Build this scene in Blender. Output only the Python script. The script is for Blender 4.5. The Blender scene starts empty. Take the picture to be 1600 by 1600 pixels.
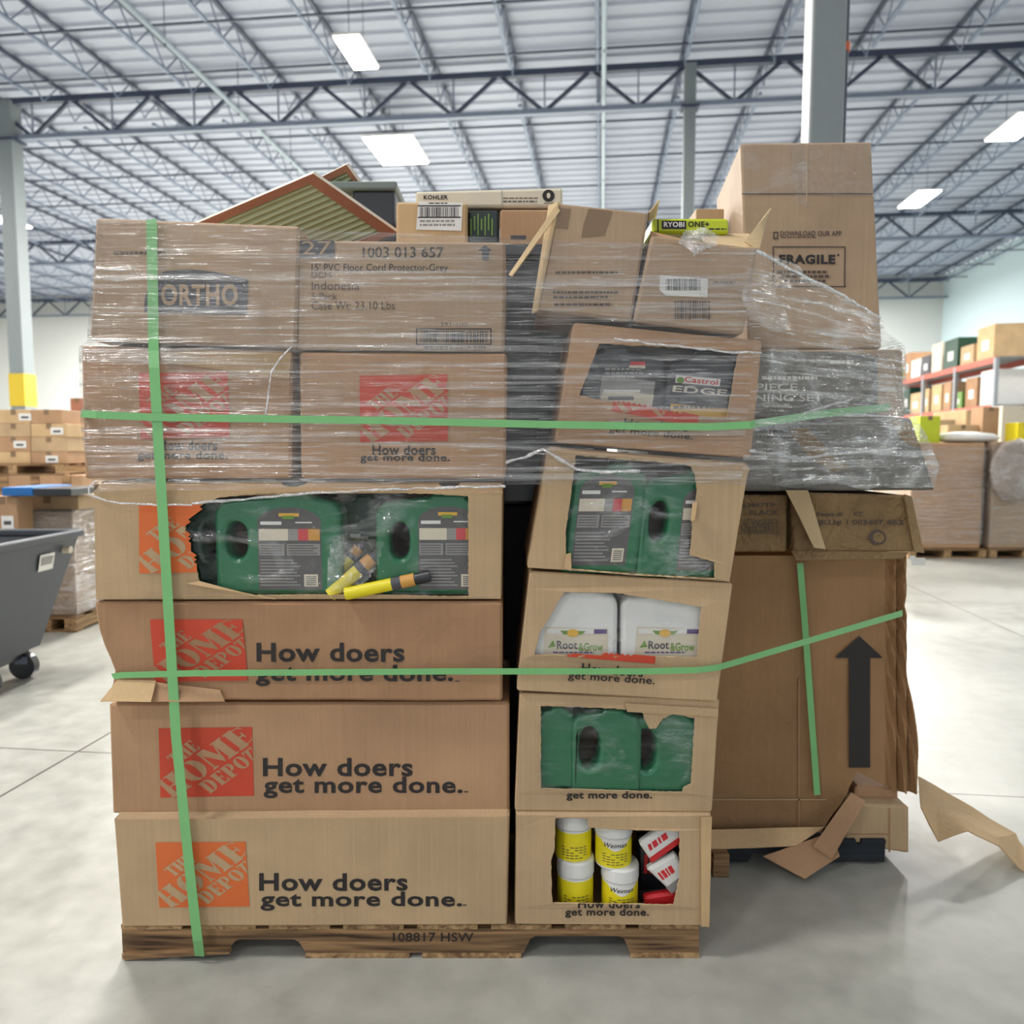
import bpy, bmesh, math, random
from mathutils import Vector, noise
from mathutils.geometry import tessellate_polygon
random.seed(7)
C = bpy.context.scene.collection
sc = bpy.context.scene
PI = math.pi

# ------------------------------------------------------------------ camera, world, exposure
FPX, CAMZ = 1209.0, 1.52
PITCH = math.atan(100 / FPX)
TH = math.radians(6.58)                      # the hall's axis is turned a little to the right of the camera
cam = bpy.data.cameras.new('camera'); camo = bpy.data.objects.new('camera', cam); C.objects.link(camo)
camo.location = (0, 0, CAMZ); camo.rotation_euler = (PI / 2 - PITCH, 0, 0)
cam.sensor_width = 36; cam.lens = 36 * FPX / 1600
cam.dof.use_dof = True; cam.dof.focus_distance = 2.25; cam.dof.aperture_fstop = 2.8
cam.clip_end = 300
sc.camera = camo
w = bpy.data.worlds.new('world'); sc.world = w; w.use_nodes = True
w.node_tree.nodes['Background'].inputs[0].default_value = (0.93, 0.96, 1.0, 1)
w.node_tree.nodes['Background'].inputs[1].default_value = .8
sc.view_settings.view_transform = 'Standard'; sc.view_settings.look = 'None'
sc.view_settings.exposure = 0.27; sc.view_settings.gamma = 1
LAMP_W = 1500.0
sc.cycles.max_bounces = 8; sc.cycles.diffuse_bounces = 4; sc.cycles.transparent_max_bounces = 24
sc.cycles.sample_clamp_indirect = 4
sc.cycles.caustics_reflective = False; sc.cycles.caustics_refractive = False

def ray(px, py):
    dx = (px - 800) / FPX; dy = (800 - py) / FPX
    c, s = math.cos(PITCH), math.sin(PITCH)
    return Vector((dx, c + dy * s, -s + dy * c))
def P(px, py, Y):
    r = ray(px, py); t = Y / r.y
    return Vector((t * r.x, Y, CAMZ + t * r.z))
def PZ(px, py, Z):
    r = ray(px, py); t = (Z - CAMZ) / r.z
    return Vector((t * r.x, t * r.y, Z))
def room(u, v, z=0):
    return Vector((u * math.cos(TH) + v * math.sin(TH), v * math.cos(TH) - u * math.sin(TH), z))
def unroom(p):
    return (p.x * math.cos(TH) - p.y * math.sin(TH), p.x * math.sin(TH) + p.y * math.cos(TH), p.z)

# ------------------------------------------------------------------ materials
def srgb(r, g, b):
    f = lambda c: (c / 255) / 12.92 if c <= 10 else (((c / 255) + 0.055) / 1.055) ** 2.4
    return (f(r), f(g), f(b), 1)
MC = {}
def mat(name, col, rough=0.6, metal=0.0, emit=0, spec=None, coat=0):
    if name in MC: return MC[name]
    m = bpy.data.materials.new(name); m.use_nodes = True
    nt = m.node_tree; b = nt.nodes['Principled BSDF']
    b.inputs['Roughness'].default_value = rough; b.inputs['Metallic'].default_value = metal
    if spec is not None: b.inputs['Specular IOR Level'].default_value = spec
    if coat: b.inputs['Coat Weight'].default_value = coat; b.inputs['Coat Roughness'].default_value = .12
    n = nt.nodes.new('ShaderNodeTexNoise'); n.inputs['Scale'].default_value = 14; n.inputs['Detail'].default_value = 4
    tc = nt.nodes.new('ShaderNodeTexCoord'); nt.links.new(tc.outputs['Object'], n.inputs['Vector'])
    mx = nt.nodes.new('ShaderNodeMix'); mx.data_type = 'RGBA'
    mx.inputs[6].default_value = tuple(c * .93 for c in col[:3]) + (1,)
    mx.inputs[7].default_value = tuple(min(1, c * 1.05) for c in col[:3]) + (1,)
    nt.links.new(n.outputs['Fac'], mx.inputs[0]); nt.links.new(mx.outputs[2], b.inputs['Base Color'])
    if emit:
        b.inputs['Emission Color'].default_value = col; b.inputs['Emission Strength'].default_value = emit
    MC[name] = m
    return m
def nodes(name):
    m = bpy.data.materials.new(name); m.use_nodes = True
    nt = m.node_tree; b = nt.nodes['Principled BSDF']
    def N(t, **k):
        n = nt.nodes.new(t)
        for a, v in k.items(): setattr(n, a, v)
        return n
    return m, nt, b, N, nt.links.new
def card(name, col, bump=.12, crush=0.0, dirt=0.0):
    """kraft cardboard: faint vertical flutes, mottled fibre, soft dents"""
    if name in MC: return MC[name]
    m, nt, b, N, L = nodes(name)
    tc = N('ShaderNodeTexCoord')
    n1 = N('ShaderNodeTexNoise'); n1.inputs['Scale'].default_value = 3.2; n1.inputs['Detail'].default_value = 5
    n2 = N('ShaderNodeTexNoise'); n2.inputs['Scale'].default_value = 260; n2.inputs['Detail'].default_value = 3
    mp = N('ShaderNodeMapping'); mp.inputs['Scale'].default_value = (110, 110, 1.5)
    n3 = N('ShaderNodeTexNoise'); n3.inputs['Scale'].default_value = 1.0; n3.inputs['Detail'].default_value = 1
    L(tc.outputs['Object'], n1.inputs['Vector']); L(tc.outputs['Object'], n2.inputs['Vector'])
    L(tc.outputs['Object'], mp.inputs['Vector']); L(mp.outputs['Vector'], n3.inputs['Vector'])
    r = N('ShaderNodeValToRGB'); e = r.color_ramp.elements
    e[0].position = .3; e[1].position = .72
    k0 = .84 - dirt * .3
    e[0].color = tuple(c * k0 for c in col[:3]) + (1,); e[1].color = tuple(min(1, c * 1.08) for c in col[:3]) + (1,)
    L(n1.outputs['Fac'], r.inputs['Fac'])
    mx = N('ShaderNodeMix'); mx.data_type = 'RGBA'; mx.blend_type = 'MULTIPLY'; mx.inputs[0].default_value = .28
    L(r.outputs['Color'], mx.inputs[6])
    mm = N('ShaderNodeMix'); mm.data_type = 'FLOAT'; mm.inputs[0].default_value = .5
    L(n2.outputs['Fac'], mm.inputs[2]); L(n3.outputs['Fac'], mm.inputs[3])
    L(mm.outputs[0], mx.inputs[7]); 
    sc_ = N('ShaderNodeMix'); sc_.data_type = 'RGBA'; sc_.blend_type = 'MULTIPLY'; sc_.inputs[0].default_value = 1
    sc_.inputs[7].default_value = (1.15, 1.15, 1.15, 1)
    L(mx.outputs[2], sc_.inputs[6]); L(sc_.outputs[2], b.inputs['Base Color'])
    b.inputs['Roughness'].default_value = .72; b.inputs['Specular IOR Level'].default_value = .3
    bp = N('ShaderNodeBump'); bp.inputs['Strength'].default_value = bump; bp.inputs['Distance'].default_value = .002
    L(n3.outputs['Fac'], bp.inputs['Height'])
    nd = N('ShaderNodeTexNoise'); nd.inputs['Scale'].default_value = 7 if not crush else 16; nd.inputs['Detail'].default_value = 3 if not crush else 6
    nd.inputs['Distortion'].default_value = .4 + crush * 2
    L(tc.outputs['Object'], nd.inputs['Vector'])
    bp2 = N('ShaderNodeBump'); bp2.inputs['Strength'].default_value = .35 + crush * .6; bp2.inputs['Distance'].default_value = .012 + .02 * crush
    L(nd.outputs['Fac'], bp2.inputs['Height']); L(bp.outputs['Normal'], bp2.inputs['Normal'])
    L(bp2.outputs['Normal'], b.inputs['Normal'])
    MC[name] = m
    return m
K_TAN = card('kraft_tan', srgb(188, 160, 125))
K_LIGHT = card('kraft_light', srgb(204, 172, 130))
K_BROWN = card('kraft_brown', srgb(180, 143, 110))
K_DARK = card('kraft_dark', srgb(168, 130, 98))
K_ROSE = card('kraft_rose', srgb(174, 148, 122))
K_OLD = card('kraft_worn', srgb(158, 130, 92), crush=.8, dirt=.6)
K_GAY = card('kraft_bin', srgb(158, 122, 86), crush=.1)
K_IN = card('kraft_inside', srgb(206, 180, 140))
K_GREY = card('printed_grey', srgb(132, 129, 124), crush=.6, dirt=.3)
INK = mat('black_ink', srgb(36, 31, 31), .6)
INKF = mat('faded_ink', srgb(84, 70, 62), .7)
INKG = mat('grey_ink', srgb(74, 74, 80), .6)
ORANGE = mat('orange_ink', srgb(212, 104, 48), .6)
RED = mat('red_orange_ink', srgb(196, 66, 40), .6)
WHITE = mat('white_paper', srgb(226, 224, 220), .5)
CREAM = mat('cream_paper', srgb(214, 204, 184), .6)
GREENJ = mat('green_plastic', srgb(26, 108, 70), .33, coat=.3)
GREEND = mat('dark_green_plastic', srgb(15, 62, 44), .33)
BLACKP = mat('black_plastic', srgb(28, 30, 36), .32, coat=.3)
WHITEP = mat('white_plastic', srgb(228, 228, 226), .3, coat=.2)
YEL = mat('yellow_print', srgb(232, 216, 30), .4)
LBL = mat('label_grey', srgb(92, 90, 90), .45)
LBLT = mat('label_text_grey', srgb(146, 144, 142), .5)
LRED = mat('label_red', srgb(200, 74, 78), .5)
LORG = mat('label_orange', srgb(206, 150, 72), .5)
REDP = mat('red_print', srgb(206, 40, 46), .4)
PURP = mat('purple_print', srgb(92, 70, 128), .5)
LEAF = mat('leaf_print', srgb(110, 150, 60), .5)
GOLD = mat('gold_print', srgb(226, 178, 70), .5)
LIME = mat('lime_print', srgb(190, 204, 40), .45)
STRAPM = mat('green_strapping', srgb(118, 184, 116), .38, coat=.25)
TAPE = mat('brown_tape', srgb(128, 102, 74), .28, coat=.2)
STEEL = mat('painted_steel', srgb(120, 130, 148), .5, .1)
STEELD = mat('dark_painted_steel', srgb(58, 68, 88), .5, .1)
JOIST = mat('joist_paint', srgb(112, 124, 146), .5, .1)
COLM = mat('column_paint', srgb(122, 130, 133), .5)
COLL = mat('column_edge_paint', srgb(196, 202, 204), .5)
PIPEM = mat('pipe_paint', srgb(176, 190, 202), .4)

def wood_mat(name, c1, c2, axis=0):
    m, nt, b, N, L = nodes(name)
    tc = N('ShaderNodeTexCoord'); mp = N('ShaderNodeMapping')
    mp.inputs['Scale'].default_value = (2.5, 40, 55) if axis == 0 else (40, 2.5, 55)
    n = N('ShaderNodeTexNoise'); n.inputs['Scale'].default_value = 1; n.inputs['Detail'].default_value = 8; n.inputs['Distortion'].default_value = .6
    L(tc.outputs['Object'], mp.inputs['Vector']); L(mp.outputs['Vector'], n.inputs['Vector'])
    r = N('ShaderNodeValToRGB'); r.color_ramp.elements[0].color = c1; r.color_ramp.elements[1].color = c2
    r.color_ramp.elements[0].position = .34; r.color_ramp.elements[1].position = .66
    L(n.outputs['Fac'], r.inputs['Fac']); L(r.outputs['Color'], b.inputs['Base Color'])
    b.inputs['Roughness'].default_value = .8
    bp = N('ShaderNodeBump'); bp.inputs['Strength'].default_value = .6; bp.inputs['Distance'].default_value = .004
    L(n.outputs['Fac'], bp.inputs['Height']); L(bp.outputs['Normal'], b.inputs['Normal'])
    return m
WOOD = wood_mat('pallet_wood', srgb(66, 46, 30), srgb(168, 132, 92))
WOODY = wood_mat('pallet_wood_across', srgb(110, 82, 54), srgb(190, 156, 112), 1)
WOODB = wood_mat('shaded_blue_pallet_wood', srgb(18, 21, 25), srgb(34, 40, 48))  # near-black colours put the shade under the bin into the blue wood

def film_mat(name, base, streak, sx, sz, crump, col=(.92, .92, .95, 1), rough=.14, gl_=.5):
    m, nt, b, N, L = nodes(name)
    nt.nodes.remove(b)
    out = nt.nodes['Material Output']
    tc = N('ShaderNodeTexCoord')
    def tex(scale, det=3, dist=0):
        mp = N('ShaderNodeMapping'); mp.inputs['Scale'].default_value = scale
        n = N('ShaderNodeTexNoise'); n.inputs['Scale'].default_value = 1; n.inputs['Detail'].default_value = det; n.inputs['Distortion'].default_value = dist
        L(tc.outputs['Object'], mp.inputs['Vector']); L(mp.outputs['Vector'], n.inputs['Vector'])
        return n.outputs['Fac']
    a = tex((sx, sx, sz), 4, .1); c = tex((sx * 4, sx * 4, sz * 3.2), 3, .2); glint = tex((sx * 7, sx * 7, sz * 2.2), 2, .1); d = tex((5, 5, 9), 5, 1.2)
    def ramp(x, lo, hi):
        r = N('ShaderNodeMapRange'); r.inputs[1].default_value = lo; r.inputs[2].default_value = hi
        L(x, r.inputs[0]); return r.outputs[0]
    def math_(op, x, y):
        n = N('ShaderNodeMath'); n.operation = op
        for i, q in enumerate((x, y)):
            if isinstance(q, (int, float)): n.inputs[i].default_value = q
            else: L(q, n.inputs[i])
        return n.outputs[0]
    s1 = ramp(a, .50, .68); s2 = ramp(c, .56, .72); s3 = ramp(d, .52, .74)
    st = math_('ADD', math_('MULTIPLY', s1, streak), math_('MULTIPLY', s2, streak * .8))
    st = math_('ADD', st, math_('MULTIPLY', s3, crump))
    st = math_('ADD', st, math_('MULTIPLY', ramp(glint, .64, .70), streak * 1.1))  # fine white glints painted into the film's opacity
    fac = math_('MINIMUM', math_('ADD', st, base), .88)
    hgt = math_('ADD', math_('MULTIPLY', a, 1.0), math_('MULTIPLY', c, .5))
    hgt = math_('ADD', hgt, math_('MULTIPLY', d, .8 + crump * 3))
    bp = N('ShaderNodeBump'); bp.inputs['Strength'].default_value = 1; bp.inputs['Distance'].default_value = .02
    L(hgt, bp.inputs['Height'])
    gl = N('ShaderNodeBsdfGlossy'); gl.inputs['Roughness'].default_value = rough; gl.inputs['Color'].default_value = (1, 1, 1, 1)
    L(bp.outputs['Normal'], gl.inputs['Normal'])
    df = N('ShaderNodeBsdfDiffuse'); df.inputs['Color'].default_value = col
    L(bp.outputs['Normal'], df.inputs['Normal'])
    m1 = N('ShaderNodeMixShader'); m1.inputs[0].default_value = gl_
    L(df.outputs[0], m1.inputs[1]); L(gl.outputs[0], m1.inputs[2])
    tr = N('ShaderNodeBsdfTransparent'); tr.inputs['Color'].default_value = (.95, .95, .95, 1)
    m2 = N('ShaderNodeMixShader'); L(fac, m2.inputs[0]); L(tr.outputs[0], m2.inputs[1]); L(m1.outputs[0], m2.inputs[2])
    L(m2.outputs[0], out.inputs['Surface'])
    return m
FILM = film_mat('stretch_film_material', .07, .34, 1.5, 70, .08)
FILM2 = film_mat('stretch_film_rumpled', .10, .38, 2.2, 55, .34)
BAGM = film_mat('clear_bag_material', .02, .02, 8, 11, .20, rough=.07, gl_=.85)
TAPEC = film_mat('clear_tape_material', .05, .04, 10, 8, .2, rough=.1)

# ------------------------------------------------------------------ mesh helpers
def tag(o, label, cat, group=None):
    o['label'] = label; o['category'] = cat
    if group: o['group'] = group
    return o
def thing(name, label, cat, loc=(0, 0, 0), group=None):
    o = bpy.data.objects.new(name, None); C.objects.link(o); o.location = loc
    o.empty_display_size = .1
    return tag(o, label, cat, group)
class MB:
    def __init__(s): s.v = []; s.f = []; s.m = []; s.mats = []; s.smooth = False
    def mi(s, m):
        if m not in s.mats: s.mats.append(m)
        return s.mats.index(m)
    def add(s, vs, fs, m):
        k = len(s.v); s.v += [tuple(v) for v in vs]; i = s.mi(m)
        for f in fs: s.f.append(tuple(k + a for a in f)); s.m.append(i)
    def quad(s, a, b, c, d, m): s.add([a, b, c, d], [(0, 1, 2, 3)], m)
    def box(s, x0, x1, y0, y1, z0, z1, m):
        s.add([(x, y, z) for x in (x0, x1) for y in (y0, y1) for z in (z0, z1)],
              [(0, 1, 3, 2), (4, 6, 7, 5), (0, 4, 5, 1), (2, 3, 7, 6), (0, 2, 6, 4), (1, 5, 7, 3)], m)
    def bar(s, a, b, w, h, m, n=4):
        a = Vector(a); b = Vector(b); d = (b - a).normalized()
        up = Vector((0, 0, 1)) if abs(d.z) < .95 else Vector((0, 1, 0))
        r = d.cross(up).normalized(); u = r.cross(d)
        vs = []
        for p in (a, b):
            for i in range(n):
                t = 2 * PI * (i + .5) / n
                if n == 4: vs.append(p + r * (w / 2 * (1 if math.cos(t) > 0 else -1)) + u * (h / 2 * (1 if math.sin(t) > 0 else -1)))
                else: vs.append(p + r * (w / 2 * math.cos(t)) + u * (h / 2 * math.sin(t)))
        fs = [(i, (i + 1) % n, n + (i + 1) % n, n + i) for i in range(n)] + [tuple(range(n))[::-1], tuple(range(n, 2 * n))]
        s.add(vs, fs, m)
    def lathe(s, c, prof, m, n=32, sy=1.0, ang=None):
        c = Vector(c); vs = []
        for r, z in prof:
            for i in range(n): t = 2 * PI * i / n; vs.append(c + Vector((r * math.cos(t), r * sy * math.sin(t), z)))
        fs = []
        for j in range(len(prof) - 1):
            for i in range(n): fs.append((j * n + i, j * n + (i + 1) % n, (j + 1) * n + (i + 1) % n, (j + 1) * n + i))
        fs += [tuple(range(n))[::-1], tuple(range((len(prof) - 1) * n, len(prof) * n))]
        s.add(vs, fs, m)
    def build(s, name, parent=None, smooth=False, weld=0, bevel=0, solid=0, rot=None):
        me = bpy.data.meshes.new(name); me.from_pydata(s.v, [], s.f)
        for m in s.mats: me.materials.append(m)
        me.polygons.foreach_set('material_index', s.m)
        if weld or True:
            bm = bmesh.new(); bm.from_mesh(me)
            if weld: bmesh.ops.remove_doubles(bm, verts=bm.verts, dist=weld); bmesh.ops.recalc_face_normals(bm, faces=bm.faces)
            bm.to_mesh(me); bm.free()
        if smooth:
            for p in me.polygons: p.use_smooth = True
        o = bpy.data.objects.new(name, me); C.objects.link(o)
        if parent is not None:
            o.parent = parent
            o.location = -Vector(parent.location) if parent.type == 'EMPTY' else (0, 0, 0)
        if solid:
            md = o.modifiers.new('s', 'SOLIDIFY'); md.thickness = solid; md.offset = -1
        if bevel:
            md = o.modifiers.new('b', 'BEVEL'); md.width = bevel; md.segments = 2; md.limit_method = 'ANGLE'; md.angle_limit = .7
        return o

TXT = {}
def glyphs(text, bold=0.0, shear=0.0):
    k = (text, bold, shear)
    if k in TXT: return TXT[k]
    cu = bpy.data.curves.new('t', 'FONT'); cu.body = text; cu.size = 1; cu.offset = bold; cu.resolution_u = 3; cu.shear = shear
    cu.space_character = 1 + bold * 2.5
    o = bpy.data.objects.new('t', cu); C.objects.link(o)
    bpy.context.view_layer.update()
    me = o.evaluated_get(bpy.context.evaluated_depsgraph_get()).to_mesh()
    me.calc_loop_triangles()
    vs = [(v.co.x, v.co.y) for v in me.vertices]; fs = [tuple(t.vertices) for t in me.loop_triangles]
    x0 = min(v[0] for v in vs); x1 = max(v[0] for v in vs); y0 = min(v[1] for v in vs); y1 = max(v[1] for v in vs)
    vs = [((x - x0) / (x1 - x0), (y - y0) / (y1 - y0)) for x, y in vs]
    bpy.data.objects.remove(o); bpy.data.curves.remove(cu)
    TXT[k] = (vs, fs); return TXT[k]
def inpoly(x, y, poly):
    r = False; n = len(poly)
    for i in range(n):
        x1, y1 = poly[i]; x2, y2 = poly[(i + 1) % n]
        if (y1 > y) != (y2 > y) and x < (x2 - x1) * (y - y1) / (y2 - y1) + x1: r = not r
    return r
def blerp(q, x, y):     # q: TL TR BR BL
    (ax, ay), (bx, by), (cx, cy), (dx, dy) = q
    tx = ax + (bx - ax) * x; ty = ay + (by - ay) * x; ux = dx + (cx - dx) * x; uy = dy + (cy - dy) * x
    return (ux + (tx - ux) * y, uy + (ty - uy) * y)
def R4(x0, y0, x1, y1): return [(x0, y0), (x1, y0), (x1, y1), (x0, y1)]
class Ink:
    """printing laid on an upright face at depth Y, measured in photo pixels; hole = region of the face that is torn away"""
    def __init__(s, Y, hole=None, dY=None, lift=.0012, keep=None):
        s.mb = MB(); s.Y = Y; s.hole = hole; s.dY = dY; s.lift = lift; s.k = 0; s.keep = keep
    def tri(s, t, m, lift):
        stack = [(t, 0)]
        for_h = s.hole or s.keep
        while stack:
            t, d = stack.pop()
            e = max(abs(t[0][0] - t[1][0]), abs(t[1][0] - t[2][0]), abs(t[0][0] - t[2][0]), abs(t[0][1] - t[1][1]), abs(t[1][1] - t[2][1]), abs(t[0][1] - t[2][1]))
            lim = 2.5 if for_h else (8 if s.dY else 1e9)
            if for_h:
                a = [inpoly(x, y, for_h) for x, y in t]
                if (e < 3 or all(a) == any(a)) and e < 14:
                    i = inpoly(sum(p[0] for p in t) / 3, sum(p[1] for p in t) / 3, for_h)
                    if bool(s.hole) == i: continue
                    lim = 1e9
            if e > lim and d < 9:
                if True:
                    p, q, r = t
                    L = [(math.dist(p, q), (p, q, r)), (math.dist(q, r), (q, r, p)), (math.dist(r, p), (r, p, q))]
                    p, q, r = max(L, key=lambda z: z[0])[1]
                    mm = ((p[0] + q[0]) / 2, (p[1] + q[1]) / 2)
                    stack += [((p, mm, r), d + 1), ((mm, q, r), d + 1)]
                continue
            vs = []
            for x, y in t:
                v = P(x, y, s.Y)
                v.y += (s.dY(v.x, v.z) if s.dY else 0) - lift
                vs.append(v)
            n = (vs[1] - vs[0]).cross(vs[2] - vs[0])
            s.mb.add(vs, [(0, 1, 2)] if n.y < 0 else [(0, 2, 1)], m)
    def poly(s, pts, m, up=0):
        for a, b, c in tessellate_polygon([[Vector((x, y, 0)) for x, y in pts]]): s.tri((pts[a], pts[b], pts[c]), m, s.lift + up * .0006)
        return s
    def rect(s, x0, y0, x1, y1, m, up=0): return s.poly(R4(x0, y0, x1, y1), m, up)
    def text(s, t, q, m, bold=.0, up=0, shear=0):
        if len(q) == 4 and not isinstance(q[0], (tuple, list)): q = R4(*q)
        vs, fs = glyphs(t, bold, shear)
        pv = [blerp(q, x, y) for x, y in vs]
        for f in fs: s.tri(tuple(pv[i] for i in f), m, s.lift + up * .0006)
        return s
    def bars(s, x0, y0, x1, y1, m, n=22, up=0, seed=1):
        r = random.Random(seed); x = x0; W = (x1 - x0) / n
        while x < x1 - W * .5:
            ww = W * r.choice((.3, .5, .8)); s.rect(x, y0, min(x + ww, x1), y1, m, up); x += ww + W * r.choice((.25, .4, .6))
        return s
    def lines(s, x0, y0, x1, y1, rows, m, up=0, seed=1):
        """rows of small print, too small to read"""
        r = random.Random(seed); h = (y1 - y0) / rows
        for k in range(rows):
            x = x0; end = x1 - (x1 - x0) * r.random() * .25
            while x < end:
                ww = r.uniform(3, 9); s.rect(x, y0 + k * h, min(x + ww, end), y0 + k * h + h * .55, m, up); x += ww + 1.6
        return s
    def build(s, name, parent, label=None):
        o = s.mb.build(name, parent)
        if label: o['label'] = label
        return o

# stencil slab letters of the square logo, unit cell, drawn as boxes and polygons
def ell(cx, cy, rx, ry, n=20): return [(cx + rx * math.cos(2 * PI * i / n), cy + ry * math.sin(2 * PI * i / n)) for i in range(n)]
def halfring(cx, cy, rx, ry, ix, iy, a0, a1, n=10):
    o = [(cx + rx * math.cos(a0 + (a1 - a0) * i / n), cy + ry * math.sin(a0 + (a1 - a0) * i / n)) for i in range(n + 1)]
    return o + [(cx + ix * math.cos(a1 - (a1 - a0) * i / n), cy + iy * math.sin(a1 - (a1 - a0) * i / n)) for i in range(n + 1)]
def rc(x0, y0, x1, y1): return [(x0, y0), (x1, y0), (x1, y1), (x0, y1)]
SL = {
 'H': (1.0, [rc(.06, 0, .40, 1), rc(.60, 0, .94, 1), rc(0, 0, .46, .07), rc(0, .93, .46, 1), rc(.54, 0, 1, .07), rc(.54, .93, 1, 1), rc(.40, .46, .60, .54)]),
 'O': (.92, [halfring(.44, .5, .44, .5, .13, .42, PI / 2, 3 * PI / 2), halfring(.48, .5, .44, .5, .13, .42, -PI / 2, PI / 2)]),
 'M': (1.25, [rc(.08, 0, .16, 1), rc(0, 0, .26, .07), [(.04, 1), (.42, 1), (.70, .25), (.60, 0)], [(.66, .2), (.90, 1), (.84, 1), (.62, .35)], rc(.82, 0, 1.16, 1), rc(.74, 0, 1.24, .07), rc(.74, .93, 1.24, 1)]),
 'E': (.80, [rc(.06, 0, .40, 1), rc(0, 0, .78, .08), rc(0, .92, .78, 1), rc(.4, .46, .60, .54), [(.78, 0), (.78, .32), (.60, .08)], [(.78, 1), (.78, .68), (.60, .92)], rc(.56, .36, .62, .64)]),
 'T': (.84, [rc(.26, 0, .60, 1), rc(.16, 0, .70, .07), rc(0, .92, .86, 1), [(0, 1), (0, .66), (.16, .92)], [(.86, 1), (.86, .66), (.70, .92)]]),
 'D': (.94, [rc(.06, 0, .40, 1), rc(0, 0, .46, .07), rc(0, .93, .46, 1), halfring(.44, .5, .46, .5, .16, .42, -PI / 2, PI / 2)]),
 'P': (.86, [rc(.06, 0, .40, 1), rc(0, 0, .52, .07), rc(0, .93, .46, 1), halfring(.44, .70, .40, .30, .14, .20, -PI / 2, PI / 2)]),
}
def logo(ink, q, sq, paper):
    """orange square with three diagonal lines of slab lettering; q = TL TR BR BL in photo pixels"""
    def put(poly, m, up):
        ink.poly([blerp(q, min(1, max(0, x)), min(1, max(0, y))) for x, y in poly], m, up)
    put(rc(0, 0, 1, 1), sq, 0)
    a = math.radians(43); ca, sa = math.cos(a), math.sin(a)
    for word, x0, off, length, h in (('THE', .45, .215, .36, .165), ('HOME', .06, -.115, 1.27, .30), ('DEPOT', .42, -.335, .78, .19)):
        tot = sum(SL[c][0] for c in word) + .08 * (len(word) - 1); x = 0
        for c in word:
            wd, polys = SL[c]
            for pl in polys:
                pts = []
                for px, py in pl:
                    s = x0 + (x + px) / tot * length; t = off + py * h
                    if word == 'DEPOT': pass
                    pts.append((s * ca - t * sa + .0, s * sa + t * ca + .0))
                put(pts, paper, 1)
            x += wd + .08

def nz(x, y, z, s=1.0, seed=0): return noise.noise(Vector((x * s + seed * 7.3, y * s + 3.1 * seed, z * s)))

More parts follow.
